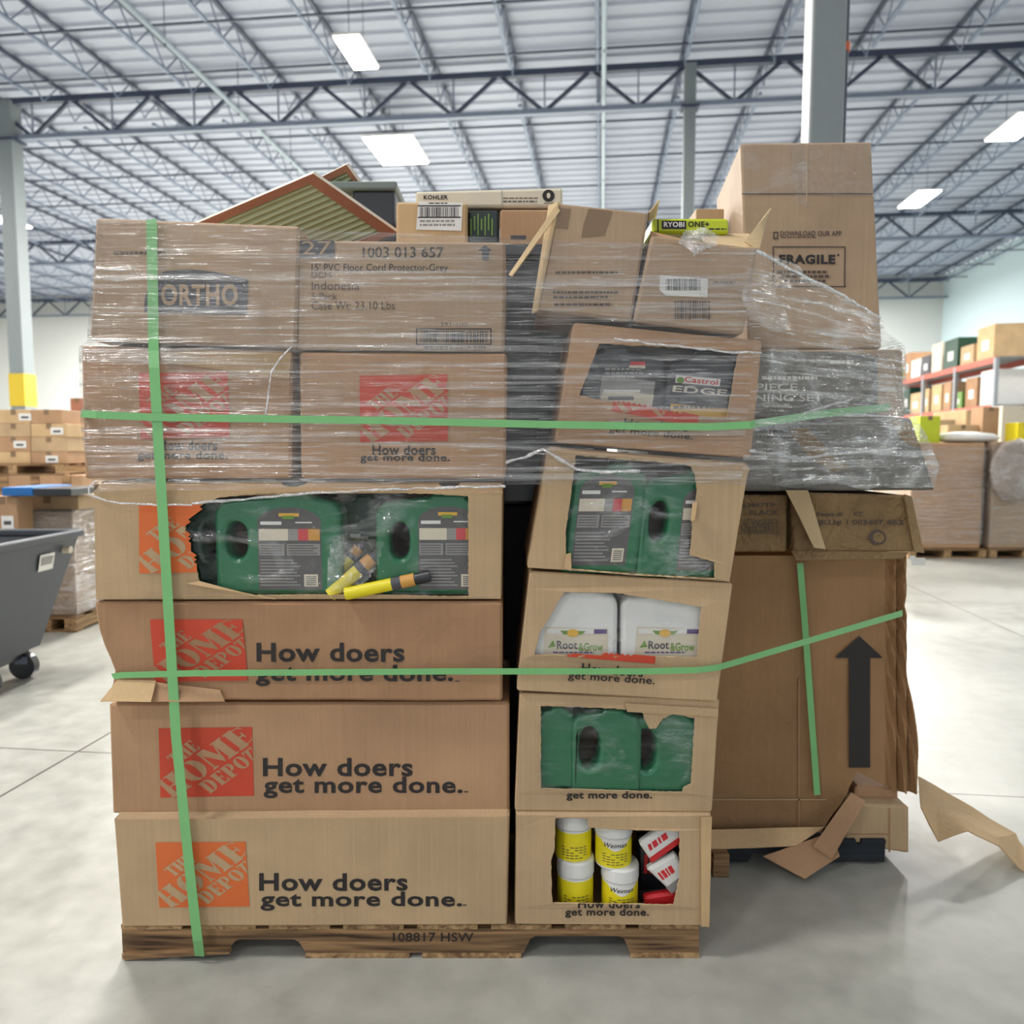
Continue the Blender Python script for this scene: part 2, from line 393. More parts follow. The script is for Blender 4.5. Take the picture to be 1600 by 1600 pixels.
def carton(name, label, q, Y, depth, m, dx=0.0, dents=.0015, hole=None, chamfer=None, left=None, group=None, cat='box', tape=None, seed=1, open_top=False, inside=None, dzb=0, right=None):
    """cardboard box: q = TL TR BR BL of the front face in photo pixels at distance Y"""
    cor = [P(x, y, Y) for x, y in q]
    TL, TR, BR, BL = cor
    base = (BL + BR) / 2; base.y += depth / 2
    root = thing(name, label, cat, base, group)
    tl, tr, br, bl = [(c.x, c.z) for c in cor]
    if chamfer:     # (rise in m, set-back in m): the worn top front edge
        tl = (tl[0], tl[1] + chamfer[0]); tr = (tr[0], tr[1] + chamfer[0])
    def dY(x, z):
        return dents * (nz(x, 0, z, 5, seed) + .5 * nz(x, 0, z, 13, seed))
    def pos(u, v, w):
        x, z = blerp((tl, tr, br, bl), u, v)
        if chamfer and w < 1e-6 and v > .999: z -= chamfer[0]
        if left: x += left(v) * (1 - u) ** 4
        if right: x += right(v) * u ** 4
        y = Y + w * depth
        y += dY(x, z) * (1 - w)
        e = (u < 1e-6 or u > .99999) + (v < 1e-6 or v > .99999) + (w < 1e-6 or w > .99999)
        if e >= 2:
            r = .0035
            if u < 1e-6: x += r
            if u > .99999: x -= r
            if v < 1e-6: z += r
            if v > .99999: z -= r
            if w < 1e-6: y += r
            if w > .99999: y -= r
        x += dx * w; z += dzb * w
        return (x, y, z)
    def lin(n, r): return [0, r] + [r + (1 - 2 * r) * i / n for i in range(1, n)] + [1 - r, 1]
    Wd = abs(tr[0] - tl[0]); Hh = abs(tl[1] - bl[1])
    U = lin(max(4, int(Wd / .04)), .008 / Wd); V = lin(max(4, int(Hh / .04)), .008 / Hh)
    W = [0] + ([chamfer[1] / depth] if chamfer else [.008 / depth]) + [.35, .7, 1 - .008 / depth, 1]
    mb = MB()
    def grid(A, B, fn, skip=None, mt=m):
        vs = [fn(a, b) for a in A for b in B]; nb = len(B)
        fs = [(i * nb + j, (i + 1) * nb + j, (i + 1) * nb + j + 1, i * nb + j + 1) for i in range(len(A) - 1) for j in range(nb - 1)]
        mb.add(vs, fs, mt)
    if not hole: grid(U, V, lambda u, v: pos(u, v, 0))
    grid(U, V, lambda u, v: pos(u, v, 1))
    grid(W, V, lambda w, v: pos(0, v, w)); grid(W, V, lambda w, v: pos(1, v, w))
    grid(U, W, lambda u, w: pos(u, 0, w))
    if not open_top: grid(U, W, lambda u, w: pos(u, 1, w))
    if hole:
        per = [(u, 0) for u in U] + [(1, v) for v in V[1:]] + [(u, 1) for u in U[::-1][1:]] + [(0, v) for v in V[::-1][1:-1]]
        outer = [Vector(pos(u, v, 0)) for u, v in per]
        rr = random.Random(seed); hp = []
        for i in range(len(hole)):
            a = Vector(hole[i]); b = Vector(hole[(i + 1) % len(hole)]); n = max(1, int((b - a).length / 5))
            for k in range(n):
                p = a + (b - a) * k / n
                if k: p += Vector((rr.uniform(-.8, .8), rr.uniform(-.8, .8)))
                v = P(p.x, p.y, Y); v.y += dY(v.x, v.z); hp.append(v)
        allv = outer + hp
        mb.add(allv, [tuple(t) for t in tessellate_polygon([[Vector((v.x, v.z, 0)) for v in outer], [Vector((v.x, v.z, 0)) for v in hp]])], m)
    o = mb.build('body', root, weld=.0006)
    if hole or open_top:
        md = o.modifiers.new('s', 'SOLIDIFY'); md.thickness = .0045; md.offset = -1
        # edge of the torn board shows the light corrugated core
        o.data.materials.append(inside or K_IN); md.material_offset_rim = 5
        while len(o.data.materials) < 2: o.data.materials.append(K_IN)
        md.material_offset_rim = 1
    root['_dY'] = 0; del root['_dY']
    return root, dY

def flap(name, pts, m, parent, thick=.004, label=None):
    """bent sheet of board through 3D points given as (px, py, Y)"""
    mb = MB(); vs = [P(*p) for p in pts]
    n = len(vs)
    if n == 4:
        A = []
        N_ = 8
        for i in range(N_ + 1):
            for j in range(N_ + 1):
                s, t = i / N_, j / N_
                p = (vs[0] * (1 - s) + vs[1] * s) * (1 - t) + (vs[3] * (1 - s) + vs[2] * s) * t
                e = .004 * nz(p.x, p.y, p.z, 12)
                A.append(p + Vector((0, e, 0)))
        mb.add(A, [(i * (N_ + 1) + j, (i + 1) * (N_ + 1) + j, (i + 1) * (N_ + 1) + j + 1, i * (N_ + 1) + j + 1) for i in range(N_) for j in range(N_)], m)
    else:
        mb.add(vs, [tuple(t) for t in tessellate_polygon([[Vector((v.x, v.z, 0)) for v in vs]])], m)
    o = mb.build(name, parent)
    md = o.modifiers.new('s', 'SOLIDIFY'); md.thickness = thick; md.offset = 0
    if label: o['label'] = label
    return o

def inset_loop(pts, d):
    n = len(pts); out = []
    for i in range(n):
        a = Vector(pts[i - 1]); b = Vector(pts[i]); c = Vector(pts[(i + 1) % n])
        e1 = (b - a).normalized(); e2 = (c - b).normalized()
        nn = Vector((-(e1.y + e2.y), e1.x + e2.x))
        if nn.length < 1e-6: nn = Vector((-e1.y, e1.x))
        out.append(tuple(b + nn.normalized() * d))
    return out
def area(p): return .5 * sum(p[i - 1][0] * p[i][1] - p[i][0] * p[i - 1][1] for i in range(len(p)))
def pillow(mb, outer, holes, y0, depth, r, m):
    """solid whose outline is given in x,z, rounded front and back"""
    if area(outer) < 0: outer = outer[::-1]
    holes = [h if area(h) < 0 else h[::-1] for h in holes]
    loops = [outer] + holes
    steps = [(r, 0), (.35 * r, .18 * r), (.0, r * .8), (0, depth - r * .8), (.35 * r, depth - .18 * r), (r, depth)]
    rings = [[inset_loop(l, d) for l in loops] for d, _ in steps]
    for li in range(len(loops)):
        vs = []; n = len(loops[li])
        for k, (d, yy) in enumerate(steps): vs += [(x, y0 + yy, z) for x, z in rings[k][li]]
        fs = [(k * n + i, k * n + (i + 1) % n, (k + 1) * n + (i + 1) % n, (k + 1) * n + i) for k in range(len(steps) - 1) for i in range(n)]
        mb.add(vs, fs, m)
    for k in (0, len(steps) - 1):
        L = [[Vector((x, z, 0)) for x, z in l] for l in rings[k]]
        flat = [(v.x, y0 + steps[k][1], v.y) for l in L for v in l]
        mb.add(flat, [tuple(t) for t in tessellate_polygon(L)], m)
def arc(cx, cy, rx, ry, a0, a1, n=6):
    return [(cx + rx * math.cos(math.radians(a0 + (a1 - a0) * i / n)), cy + ry * math.sin(math.radians(a0 + (a1 - a0) * i / n))) for i in range(n + 1)]

# ------------------------------------------------------------------ the hall
ZR = (0, 0, -TH)
def struct(mb, name):
    o = mb.build(name); o.rotation_euler = ZR; o['kind'] = 'structure'; return o
def floor_mat():
    m, nt, b, N, L = nodes('polished_concrete')
    tc = N('ShaderNodeTexCoord')
    n1 = N('ShaderNodeTexNoise'); n1.inputs['Scale'].default_value = .9; n1.inputs['Detail'].default_value = 7
    n2 = N('ShaderNodeTexNoise'); n2.inputs['Scale'].default_value = 9; n2.inputs['Detail'].default_value = 8
    n3 = N('ShaderNodeTexNoise'); n3.inputs['Scale'].default_value = 90; n3.inputs['Detail'].default_value = 2
    for n in (n1, n2, n3): L(tc.outputs['Object'], n.inputs['Vector'])
    mx = N('ShaderNodeMix'); mx.data_type = 'FLOAT'; mx.inputs[0].default_value = .45
    L(n1.outputs['Fac'], mx.inputs[2]); L(n2.outputs['Fac'], mx.inputs[3])
    r = N('ShaderNodeValToRGB'); r.color_ramp.elements[0].position = .36; r.color_ramp.elements[1].position = .66
    r.color_ramp.elements[0].color = srgb(154, 154, 146); r.color_ramp.elements[1].color = srgb(184, 184, 176)
    L(mx.outputs[0], r.inputs['Fac'])
    # control joints on the slab grid
    sp = N('ShaderNodeSeparateXYZ'); L(tc.outputs['Object'], sp.inputs[0])
    def seam(out, per, off, wd):
        a = N('ShaderNodeMath'); a.operation = 'SUBTRACT'; a.inputs[1].default_value = off; L(out, a.inputs[0])
        p = N('ShaderNodeMath'); p.operation = 'PINGPONG'; p.inputs[1].default_value = per / 2; L(a.outputs[0], p.inputs[0])
        c = N('ShaderNodeMath'); c.operation = 'LESS_THAN'; c.inputs[1].default_value = wd; L(p.outputs[0], c.inputs[0]); return c.outputs[0]
    s1 = seam(sp.outputs[0], 6.0, 3.4, .007); s2 = seam(sp.outputs[1], 4.5, 3.5, .005)
    mm = N('ShaderNodeMath'); mm.operation = 'MAXIMUM'; L(s1, mm.inputs[0]); L(s2, mm.inputs[1])
    m3 = N('ShaderNodeMix'); m3.data_type = 'RGBA'; m3.inputs[7].default_value = srgb(96, 92, 84)
    sp3 = N('ShaderNodeMapRange'); sp3.inputs[1].default_value = .72; sp3.inputs[2].default_value = .8; sp3.inputs[4].default_value = .35
    L(n3.outputs['Fac'], sp3.inputs[0])
    mk = N('ShaderNodeMath'); mk.operation = 'MAXIMUM'; L(mm.outputs[0], mk.inputs[0]); L(sp3.outputs[0], mk.inputs[1])
    L(mk.outputs[0], m3.inputs[0]); L(r.outputs['Color'], m3.inputs[6]); L(m3.outputs[2], b.inputs['Base Color'])
    rr = N('ShaderNodeMapRange'); rr.inputs[3].default_value = .22; rr.inputs[4].default_value = .48; L(n2.outputs['Fac'], rr.inputs[0])
    L(rr.outputs[0], b.inputs['Roughness']); b.inputs['Specular IOR Level'].default_value = .4
    bp = N('ShaderNodeBump'); bp.inputs['Strength'].default_value = .15; bp.inputs['Distance'].default_value = .01
    L(n1.outputs['Fac'], bp.inputs['Height']); L(bp.outputs['Normal'], b.inputs['Normal'])
    return m
WU0, WU1, WV0, WV1, DECKZ = -44, 20.3, -16, 50, 11.85
mb = MB(); mb.quad((WU0, WV0, 0), (WU1, WV0, 0), (WU1, WV1, 0), (WU0, WV1, 0), floor_mat()); struct(mb, 'floor')
WALLM = mat('wall_paint', srgb(206, 208, 206), .8)
WALLB = mat('wall_paint_cool', srgb(206, 226, 232), .8)
mb = MB(); mb.box(WU0, WU1, WV1, WV1 + .3, 0, DECKZ, WALLM)
for u in range(-40, 20, 8): mb.box(u - .03, u + .03, WV1 - .03, WV1, 0, DECKZ, mat('panel_joint', srgb(188, 192, 188), .8))
struct(mb, 'wall_back')
mb = MB(); mb.box(WU1, WU1 + .3, WV0, WV1, 0, DECKZ, WALLB); struct(mb, 'wall_right')
mb = MB(); mb.box(WU0 - .3, WU0, WV0, WV1, 0, DECKZ, WALLM); struct(mb, 'wall_left')
# corrugated roof deck: ribs run across the hall
DECKM = mat('white_roof_deck', srgb(166, 173, 190), .55)
mb = MB(); vs = []; fs = []; v = WV0; prof = []
while v < WV1 + .3:
    prof += [(v, DECKZ + .07), (v + .34, DECKZ + .07), (v + .39, DECKZ), (v + .55, DECKZ)]; v += .6
for a, z in prof: vs += [(WU0, a, z), (WU1, a, z)]
for i in range(len(prof) - 1): fs.append((2 * i, 2 * i + 1, 2 * i + 3, 2 * i + 2))
mb.add(vs, fs, DECKM); struct(mb, 'ceiling')
# girders across, open-web joists along the hall
GT, GB = 11.45, 10.45
for gv in (7.1, 21.4, 35.7, 49.4):
    mb = MB()
    mb.bar((WU0, gv, GT), (WU1, gv, GT), .2, .16, STEELD); mb.bar((WU0, gv, GB), (WU1, gv, GB), .16, .12, STEEL)
    u = -17.6 - 19.7 * 2; k = 0
    st = 19.7 / 8
    while u < WU1 + 5:
        a, b = max(WU0, u), min(WU1, u + st)
        if b > a and u >= WU0 and u + st <= WU1 + .1:
            mb.bar((u, gv, GT), (u + st / 2, gv, GB), .09, .09, STEELD); mb.bar((u + st / 2, gv, GB), (u + st, gv, GT), .09, .09, STEELD)
            mb.bar((u + st / 2, gv, GB), (u + st / 2, gv, GT), .04, .04, STEEL)
        u += st
    struct(mb, 'roof_girder')
JT, JB = 11.78, 11.12
spans = ((7.1, 21.4), (21.4, 35.7), (35.7, 49.4))
for si, (v0, v1) in enumerate(spans):
    src = None
    for ji in range(30):
        u = -41.6 + ji * 2.19 - .2
        if u > WU1: break
        if src is None:
            mb = MB()
            mb.bar((0, v0, JT), (0, v1, JT), .1, .07, STEELD); mb.bar((0, v0 + 1.1, JB), (0, v1 - 1.1, JB), .09, .06, JOIST)
            n = 11 if si < 2 else 9; s = (v1 - v0) / n
            for k in range(n):
                a = v0 + k * s
                mb.bar((0, a, JT), (0, a + s / 2, JB), .028, .028, JOIST, 4); mb.bar((0, a + s / 2, JB), (0, a + s, JT), .028, .028, JOIST, 4)
            src = struct(mb, 'roof_joist'); src.location = room(u, 0)
        else:
            o = src.copy(); C.objects.link(o); o.location = room(u, 0)
for v in (9.6, 12.2, 14.8, 17.4, 19.6, 23.8, 26.6, 29.4, 32.4, 38, 41, 44, 47):
    mb = MB(); mb.bar((WU0, v, JB - .02), (WU1, v, JB - .02), .045, .045, STEELD)
    struct(mb, 'roof_bridging')
# columns of the building
def column(u, v, label, w=.34, guard=False, pipe=False):
    t = thing('steel_column', label, 'column', room(u, v))
    mb = MB(); h = w / 2
    mb.box(-h, h, -h, h, 0, GT, COLM)
    o = mb.build('shaft', bevel=.02); o.parent = t; o.rotation_euler = ZR; o.location = (0, 0, 0)
    mb = MB(); mb.box(-h - .06, h + .06, -h - .06, h + .06, 0, .03, STEELD)
    o = mb.build('base_plate'); o.parent = t; o.rotation_euler = ZR
    mb = MB(); mb.box(-h - .08, h + .08, -h - .05, h + .05, GB - .12, GB - .06, STEELD)
    o = mb.build('cap_plate'); o.parent = t; o.rotation_euler = ZR
    if guard:
        mb = MB(); mb.box(-h - .02, h + .02, -h - .02, h + .02, 2.75, 3.7, mat('yellow_guard', srgb(196, 168, 40), .5))
        o = mb.build('guard_wrap'); o.parent = t; o.rotation_euler = ZR; o['label'] = 'yellow band'
    return t
column(1.84, 7.1, 'grey square steel column rising right behind the fragile carton', .28)
column(2.2, 21.4, 'slim dark grey steel column beyond the lime green tool box', .30)
column(-17.1, 21.4, 'grey steel column with a yellow band at the far left', .46, guard=True)
column(2.2, 35.7, 'far steel column mostly hidden behind the stacked cartons')
column(-17.6, 35.7, 'far steel column hidden behind the wrapped left cartons')
mb = MB(); p0 = unroom(PZ(1326, 0, 9)); 
a = room(2.10, 7.42)
mb.bar((a.x, a.y, .1), (a.x, a.y, 11.4), .055, .055, STEELD, 10)
t = thing('standpipe', 'thin dark drain pipe running up beside the near column', 'pipe', (a.x, a.y, 0)); mb.build('riser', t, smooth=True)
mb = MB(); mb.bar((a.x, a.y, 5.0), (a.x, a.y, 5.07), .085, .085, mat('orange_coupling', srgb(196, 92, 50), .5), 10); o = mb.build('coupling', t); o['label'] = 'orange coupling'
# sprinkler mains along the hall
def main(p, q, lab, w=.12, nh=9):
    t = thing('sprinkler_pipe', lab, 'pipe', p)
    mb = MB(); mb.bar(p, q, w, w, PIPEM, 10); mb.build('pipe_run', t, smooth=True)
    for k in range(nh):
        c = Vector(p).lerp(Vector(q), (k + .5) / nh)
        mb = MB(); mb.bar(c, c + Vector((0, 0, DECKZ - c.z)), .015, .015, STEELD); mb.bar(c - Vector((0, 0, .12)), c, .03, .03, STEELD); mb.build('hanger', t)
pa, pb = unroom(PZ(200, 10, 10.6)), unroom(PZ(455, 262, 10.6))
main(PZ(180, -10, 10.6), room(pb[0], 48, 10.6), 'long pale sprinkler pipe running diagonally above the left cartons')
pc = unroom(PZ(944, 60, 10.9)); main(room(pc[0], 8, 10.9), room(pc[0], 48, 10.9), 'pale sprinkler pipe running straight down the middle bay')

# high bay lights
LENS = mat('lit_lens', (1, .97, .92, 1), .5, emit=28)
def highbay(p, w, l, label, lamp=True, group='high bay lights under the roof', power=1.0):
    t = thing('high_bay_light', label, 'ceiling light', p, group)
    x, y, z = 0, 0, 0
    def part(mb, name):
        o = mb.build(name); o.parent = t; o.rotation_euler = ZR; return o
    mb = MB(); mb.box(-w / 2, w / 2, -l / 2, l / 2, 0, .06, WHITE); mb.box(-w / 4, w / 4, -l / 3, l / 3, .06, .13, STEEL); part(mb, 'housing')
    mb = MB(); mb.box(-w / 2 + .03, w / 2 - .03, -l / 2 + .03, l / 2 - .03, -.03, 0, LENS); part(mb, 'lens')
    for s in (-1, 1):
        mb = MB(); mb.bar((0, s * l * .35, .1), (0, s * l * .35, DECKZ + .06 - p.z), .012, .012, STEELD); part(mb, 'suspension_cable')
    if lamp:
        li = bpy.data.lights.new('lamp', 'AREA'); li.shape = 'RECTANGLE'; li.size = w; li.size_y = l; li.energy = LAMP_W * power; li.color = (1, .965, .91)
        lo = bpy.data.objects.new('lamp', li); C.objects.link(lo); lo.location = (0, 0, -.06); lo.parent = t
ZL = 10.5
highbay(PZ(557, 82, ZL), .62, 1.5, 'lit high bay light above the left girder, upper of the two central lights', power=1)
highbay(PZ(620, 235, ZL), 1.5, 2.2, 'large lit high bay light above the tilted air filters', power=2.2)
highbay(PZ(1590, 198, ZL), .9, 1.9, 'lit high bay light at the upper right edge', power=.35)
highbay(PZ(1436, 311, ZL), .8, 1.9, 'lit high bay light just right of the fragile carton', power=.8)
highbay(PZ(14, 347, ZL), .8, 1.6, 'lit high bay light beside the far left column', power=2.6)
p1 = unroom(PZ(557, 82, ZL)); p2 = unroom(PZ(1590, 198, ZL)); p3 = unroom(PZ(14, 347, ZL))
for u, vv in ((p1[0], ((34, 2.0), (44, 2.4), (13.5, .38), (6.5, .42), (-.5, .31), (-8, .2))), (-26, ((43, 4),)), (-14, ((43, 2.2),)), (p2[0] + 1.2, ((45, .65), (16, .2), (9, .12), (1.5, .03), (-6, .04))), (p3[0], ((18, .6), (10, .4), (2, .15), (-6, .08)))):  # far hidden lamps added to brighten the back walls and ceiling; others unseen overhead
    for v, pw in vv: highbay(room(u, v, ZL), .8, 1.6, 'unseen high bay light placed to light the hall', power=pw)

# ------------------------------------------------------------------ pallets
F = 2.18
def pallet(label, x0, x1, y0, y1, top, mx, my, notches, boards, name='pallet'):
    t = thing(name, label, 'pallet', ((x0 + x1) / 2, (y0 + y1) / 2, 0))
    sz0, sz1 = .014, top - .016
    for sy in (y0, (y0 + y1) / 2 - .02, y1 - .04):
        pts = [(x0, sz0)]
        for a, b, h in notches: pts += [(a, sz0), (a + .02, sz0 + h - .008), (a + .035, sz0 + h), (b - .035, sz0 + h), (b - .02, sz0 + h - .008), (b, sz0)]
        pts += [(x1, sz0), (x1, sz1), (x0, sz1)]
        mb = MB(); n = len(pts)
        mb.add([(x, sy, z) for x, z in pts] + [(x, sy + .04, z) for x, z in pts],
               [(i, (i + 1) % n, n + (i + 1) % n, n + i) for i in range(n)], mx)
        tr = tessellate_polygon([[Vector((x, z, 0)) for x, z in pts]])
        mb.add([(x, sy, z) for x, z in pts], [tuple(a) for a in tr], mx); mb.add([(x, sy + .04, z) for x, z in pts], [tuple(a) for a in tr], mx)
        mb.build('stringer', t, weld=.0001)
    bw = (x1 - x0) / boards * .84
    for k in range(boards):
        bx = x0 + (x1 - x0 - bw) * k / (boards - 1)
        mb = MB(); mb.box(bx, bx + bw, y0 - .005, y1 + .005, sz1, top, my); mb.build('deck_board', t, bevel=.002)
    return t
pz = P(0, 1449, F).z
px0, px1 = P(192, 1495, 2.2).x, P(1092, 1490, 2.2).x
n1 = (P(356, 1490, 2.2).x, P(478, 1490, 2.2).x, .042); n2 = (P(818, 1490, 2.2).x, P(985, 1490, 2.2).x, .052)
T = pallet('worn wooden pallet carrying the whole strapped load of cartons', px0, px1, 2.2, 3.2, pz - .001, WOOD, WOODY, (n1, n2), 8)
for a, b in ((192, 250), (478, 640), (660, 815), (985, 1092)):
    mb = MB(); xa, xb = P(a, 1500, 2.2).x, P(b, 1500, 2.2).x; mb.box(xa, xb, 2.195, 3.2, 0, .014, WOODY); mb.build('bottom_board', T)
mb = MB(); a, b = P(195, 1493, 2.19), P(360, 1484, 2.19)
mb.bar((a.x, 2.19, a.z), (b.x, 2.19, b.z), .02, .014, WOOD); o = mb.build('broken_board', T); o['label'] = 'loose split lower board'
Ink(2.2).text('108817 HSW', R4(614, 1457, 740, 1471), INK, .01).build('stamped_lettering', T)
T2p = pallet('blue pallet coloured blackish for the shade under the tall arrow carton', P(1118, 1340, 2.66).x, 1.36, 2.71, 3.6, .1, WOODB, WOODB, ((.86, 1.16, .04),), 6)
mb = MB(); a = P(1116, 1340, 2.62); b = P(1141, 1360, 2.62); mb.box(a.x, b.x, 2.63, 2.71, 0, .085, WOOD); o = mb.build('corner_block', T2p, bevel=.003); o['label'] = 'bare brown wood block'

# ------------------------------------------------------------------ left column of cartons
GL = 'wide cartons of the left column'
def slogan(ink, a, b, m=INK, bold=.027):
    if a: ink.text('How doers', a, m, bold)
    if b: ink.text('get more done.', b, m, bold)
    return ink
c, d = carton('cardboard_box', 'wide tan carton with orange logo, lowest of the left stack on the pallet', [(176, 1282), (797, 1277), (793, 1447), (189, 1450)], F, .5, K_TAN, chamfer=(.010, .035), seed=1, group=GL)
ik = Ink(F, dY=d); logo(ik, [(243, 1316), (384, 1315), (390, 1416), (249, 1418)], ORANGE, K_TAN); slogan(ik, R4(405, 1364, 637, 1392), R4(407, 1393, 722, 1423)); ik.rect(723, 1413, 729, 1415, INKF); ik.build('printed_lettering', c)
c, d = carton('cardboard_box', 'brown carton with logo and slogan, second from the bottom at left', [(169, 1099), (796, 1097), (796, 1268), (175, 1272)], F + .033, .467, K_BROWN, seed=2, group=GL, dents=.002)
ik = Ink(F + .033, dY=d); logo(ik, [(248, 1138), (394, 1136), (397, 1243), (251, 1246)], RED, K_BROWN); slogan(ik, R4(411, 1184, 645, 1213), R4(412, 1213, 723, 1247)); ik.rect(725, 1236, 732, 1238, INKF); ik.build('printed_lettering', c)
def l3left(v):
    pts = [(0, .012), (.12, .03), (.25, .048), (.4, .034), (.6, .012), (.8, .003), (1, 0)]
    for (a, x), (b, y) in zip(pts, pts[1:]):
        if a <= v <= b: return x + (y - x) * (v - a) / (b - a)
    return 0
c, d = carton('cardboard_box', 'dark brown carton with crushed left corner and slogan behind the lower strap', [(146, 940), (785, 940), (785, 1096), (158, 1094)], F + .005, .49, K_DARK, seed=3, group=GL, dents=.007, left=l3left)
ik = Ink(F + .005, dY=d, lift=.002); logo(ik, [(234, 968), (380, 967), (387, 1063), (243, 1066)], RED, K_DARK); slogan(ik, R4(401, 1004, 632, 1034), R4(400, 1038, 708, 1072)); ik.rect(711, 1063, 718, 1065, INKF); ik.build('printed_lettering', c)
flap('flap', [(157, 1096, F - .045), (184, 1062, F - .01), (244, 1064, F - .012), (236, 1097, F - .045)], K_LIGHT, c, label='pale flared bottom flap')
flap('flap', [(236, 1097, F - .03), (244, 1066, F - .004), (344, 1078, F - .002), (352, 1096, F - .012)], K_BROWN, c)
H4 = [(300, 802), (318, 787), (345, 777), (400, 772), (520, 769), (640, 770), (731, 775), (732, 933), (640, 930), (560, 929), (430, 930), (390, 929), (345, 921), (311, 908), (306, 886), (298, 862), (290, 838), (289, 820)]
c, d = carton('cardboard_box', 'torn open wide carton showing green jugs and yellow tubes', [(144, 764), (786, 766), (784, 938), (147, 939)], F, .5, K_TAN, seed=4, group=GL, hole=H4, chamfer=(.02, .045))
ik = Ink(F, dY=d, hole=H4); logo(ik, [(217, 790), (362, 788), (362, 893), (218, 896)], ORANGE, K_TAN); ik.build('printed_lettering', c)
flap('flap', [(290, 912, F - .012), (312, 908, F - .004), (392, 930, F - .004), (430, 936, F - .012)], K_LIGHT, c, thick=.003, label='pale torn lip below the opening')
GM = 'film wrapped logo cartons'
c, d = carton('cardboard_box', 'film wrapped logo carton at the left end, one tier above the green jugs', [(126, 540), (456, 548), (455, 748), (131, 748)], F + .03, .47, K_BROWN, seed=5, group=GM, dents=.003)
ik = Ink(F + .03, dY=d, lift=.002); logo(ik, [(217, 583), (357, 582), (359, 683), (220, 686)], RED, K_BROWN); slogan(ik, R4(248, 688, 340, 704), R4(215, 705, 356, 721)); ik.build('printed_lettering', c)
flap('flap', [(250, 550, F + .004), (455, 552, F + .004), (452, 592, F + .028), (262, 566, F + .028)], K_LIGHT, c, label='loose pale top flap')
c, d = carton('cardboard_box', 'film wrapped logo carton left of the dark gap, beside the end carton', [(467, 550), (792, 552), (790, 748), (470, 748)], F + .03, .47, K_BROWN, seed=6, group=GM, dents=.003)
ik = Ink(F + .03, dY=d, lift=.002); logo(ik, [(562, 587), (699, 585), (700, 689), (563, 691)], RED, K_BROWN); slogan(ik, R4(582, 695, 681, 711), R4(563, 709, 703, 724)); ik.build('printed_lettering', c)
c, d = carton('cardboard_box', 'film wrapped carton with a dark name panel, top left of the load', [(149, 340), (468, 353), (462, 545), (139, 532)], F + .02, .46, K_ROSE, seed=7)
ik = Ink(F + .02, dY=d, lift=.002); ik.poly([(240, 434), (258, 424), (296, 421), (330, 424), (388, 436), (386, 492), (226, 488), (226, 466)], INKG)
ik.text('ORTHO', R4(252, 444, 372, 478), K_ROSE, .03, up=1); ik.lines(178, 393, 262, 401, 1, INKF); ik.build('printed_lettering', c)
c, d = carton('cardboard_box', 'film wrapped carton printed with a dark 27 square and an item number', [(464, 375), (790, 378), (788, 549), (463, 546)], F + .03, .46, K_ROSE, seed=8)
ik = Ink(F + .03, dY=d, lift=.002); ik.rect(466, 376, 523, 403, INKG); ik.text('27', R4(472, 377, 518, 398), K_ROSE, .0, up=1)
ik.text('1003 013 657', R4(567, 386, 693, 403), INK, .008)
ik.poly([(747, 392), (758, 383), (769, 392), (764, 392), (764, 407), (753, 407), (753, 392)], INKG)
ik.text("15' PVC Floor Cord Protector-Grey", R4(487, 412, 700, 427), INK, .004).text('DCM', R4(487, 425, 517, 434), INKF).text('Indonesia', R4(487, 440, 562, 453), INKF, .004).text('5 Pack', R4(487, 458, 527, 468), INKF).text('Case Wt: 23.10 Lbs', R4(487, 471, 617, 484), INKF)
for q in ((650, 513, 768, 515), (650, 537, 768, 539), (650, 513, 652, 539), (766, 513, 768, 539)): ik.rect(*q, INK)
ik.bars(656, 517, 762, 535, INK, 34); ik.text('291-100', R4(688, 504, 730, 510), INKF); ik.lines(662, 541, 762, 549, 1, INKF); ik.build('printed_lettering', c)

# ------------------------------------------------------------------ right column of cartons
GR = 'small square cartons of the leaning right column'
H1 = [(868, 1277), (918, 1279), (920, 1294), (1062, 1299), (1062, 1370), (1052, 1414), (863, 1411), (861, 1345), (866, 1330)]
c, d = carton('cardboard_box', 'lowest small carton of the right column, torn open on yellow jars', [(806, 1273), (1113, 1274), (1109, 1448), (804, 1446)], F, .5, K_TAN, seed=11, hole=H1, chamfer=(.006, .02), group=GR)
slogan(Ink(F, H1, d), R4(903, 1405, 1000, 1419), R4(883, 1419, 1014, 1434)).build('printed_lettering', c)
flap('flap', [(1095, 1277, F - .003), (1112, 1276, F - .003), (1108, 1448, F - .003), (1096, 1448, F - .006)], K_LIGHT, c)
H2 = [(845, 1103), (975, 1108), (1003, 1112), (1009, 1128), (1015, 1139), (1025, 1138), (1036, 1123), (1052, 1116), (1086, 1122), (1082, 1190), (1080, 1225), (1068, 1231), (1066, 1238), (845, 1232)]
c, d = carton('cardboard_box', 'small torn carton showing three green jugs, just above the yellow jars', [(812, 1084), (1125, 1092), (1113, 1270), (804, 1268)], F + .01, .49, K_TAN, seed=12, hole=H2, group=GR)
slogan(Ink(F + .01, H2, d), None, R4(885, 1236, 1019, 1251)).build('printed_lettering', c)
flap('flap', [(977, 1099, F + .002), (1122, 1108, F + .002), (1122, 1120, F + .004), (980, 1112, F + .004)], K_TAN, c)
H3 = [(882, 925), (960, 926), (1096, 948), (1090, 1027), (835, 1023), (843, 990)]
c, d = carton('cardboard_box', 'small torn carton showing two white jugs, behind the lower strap', [(828, 893), (1146, 911), (1121, 1097), (807, 1080)], F, .5, K_TAN, seed=13, hole=H3, group=GR)
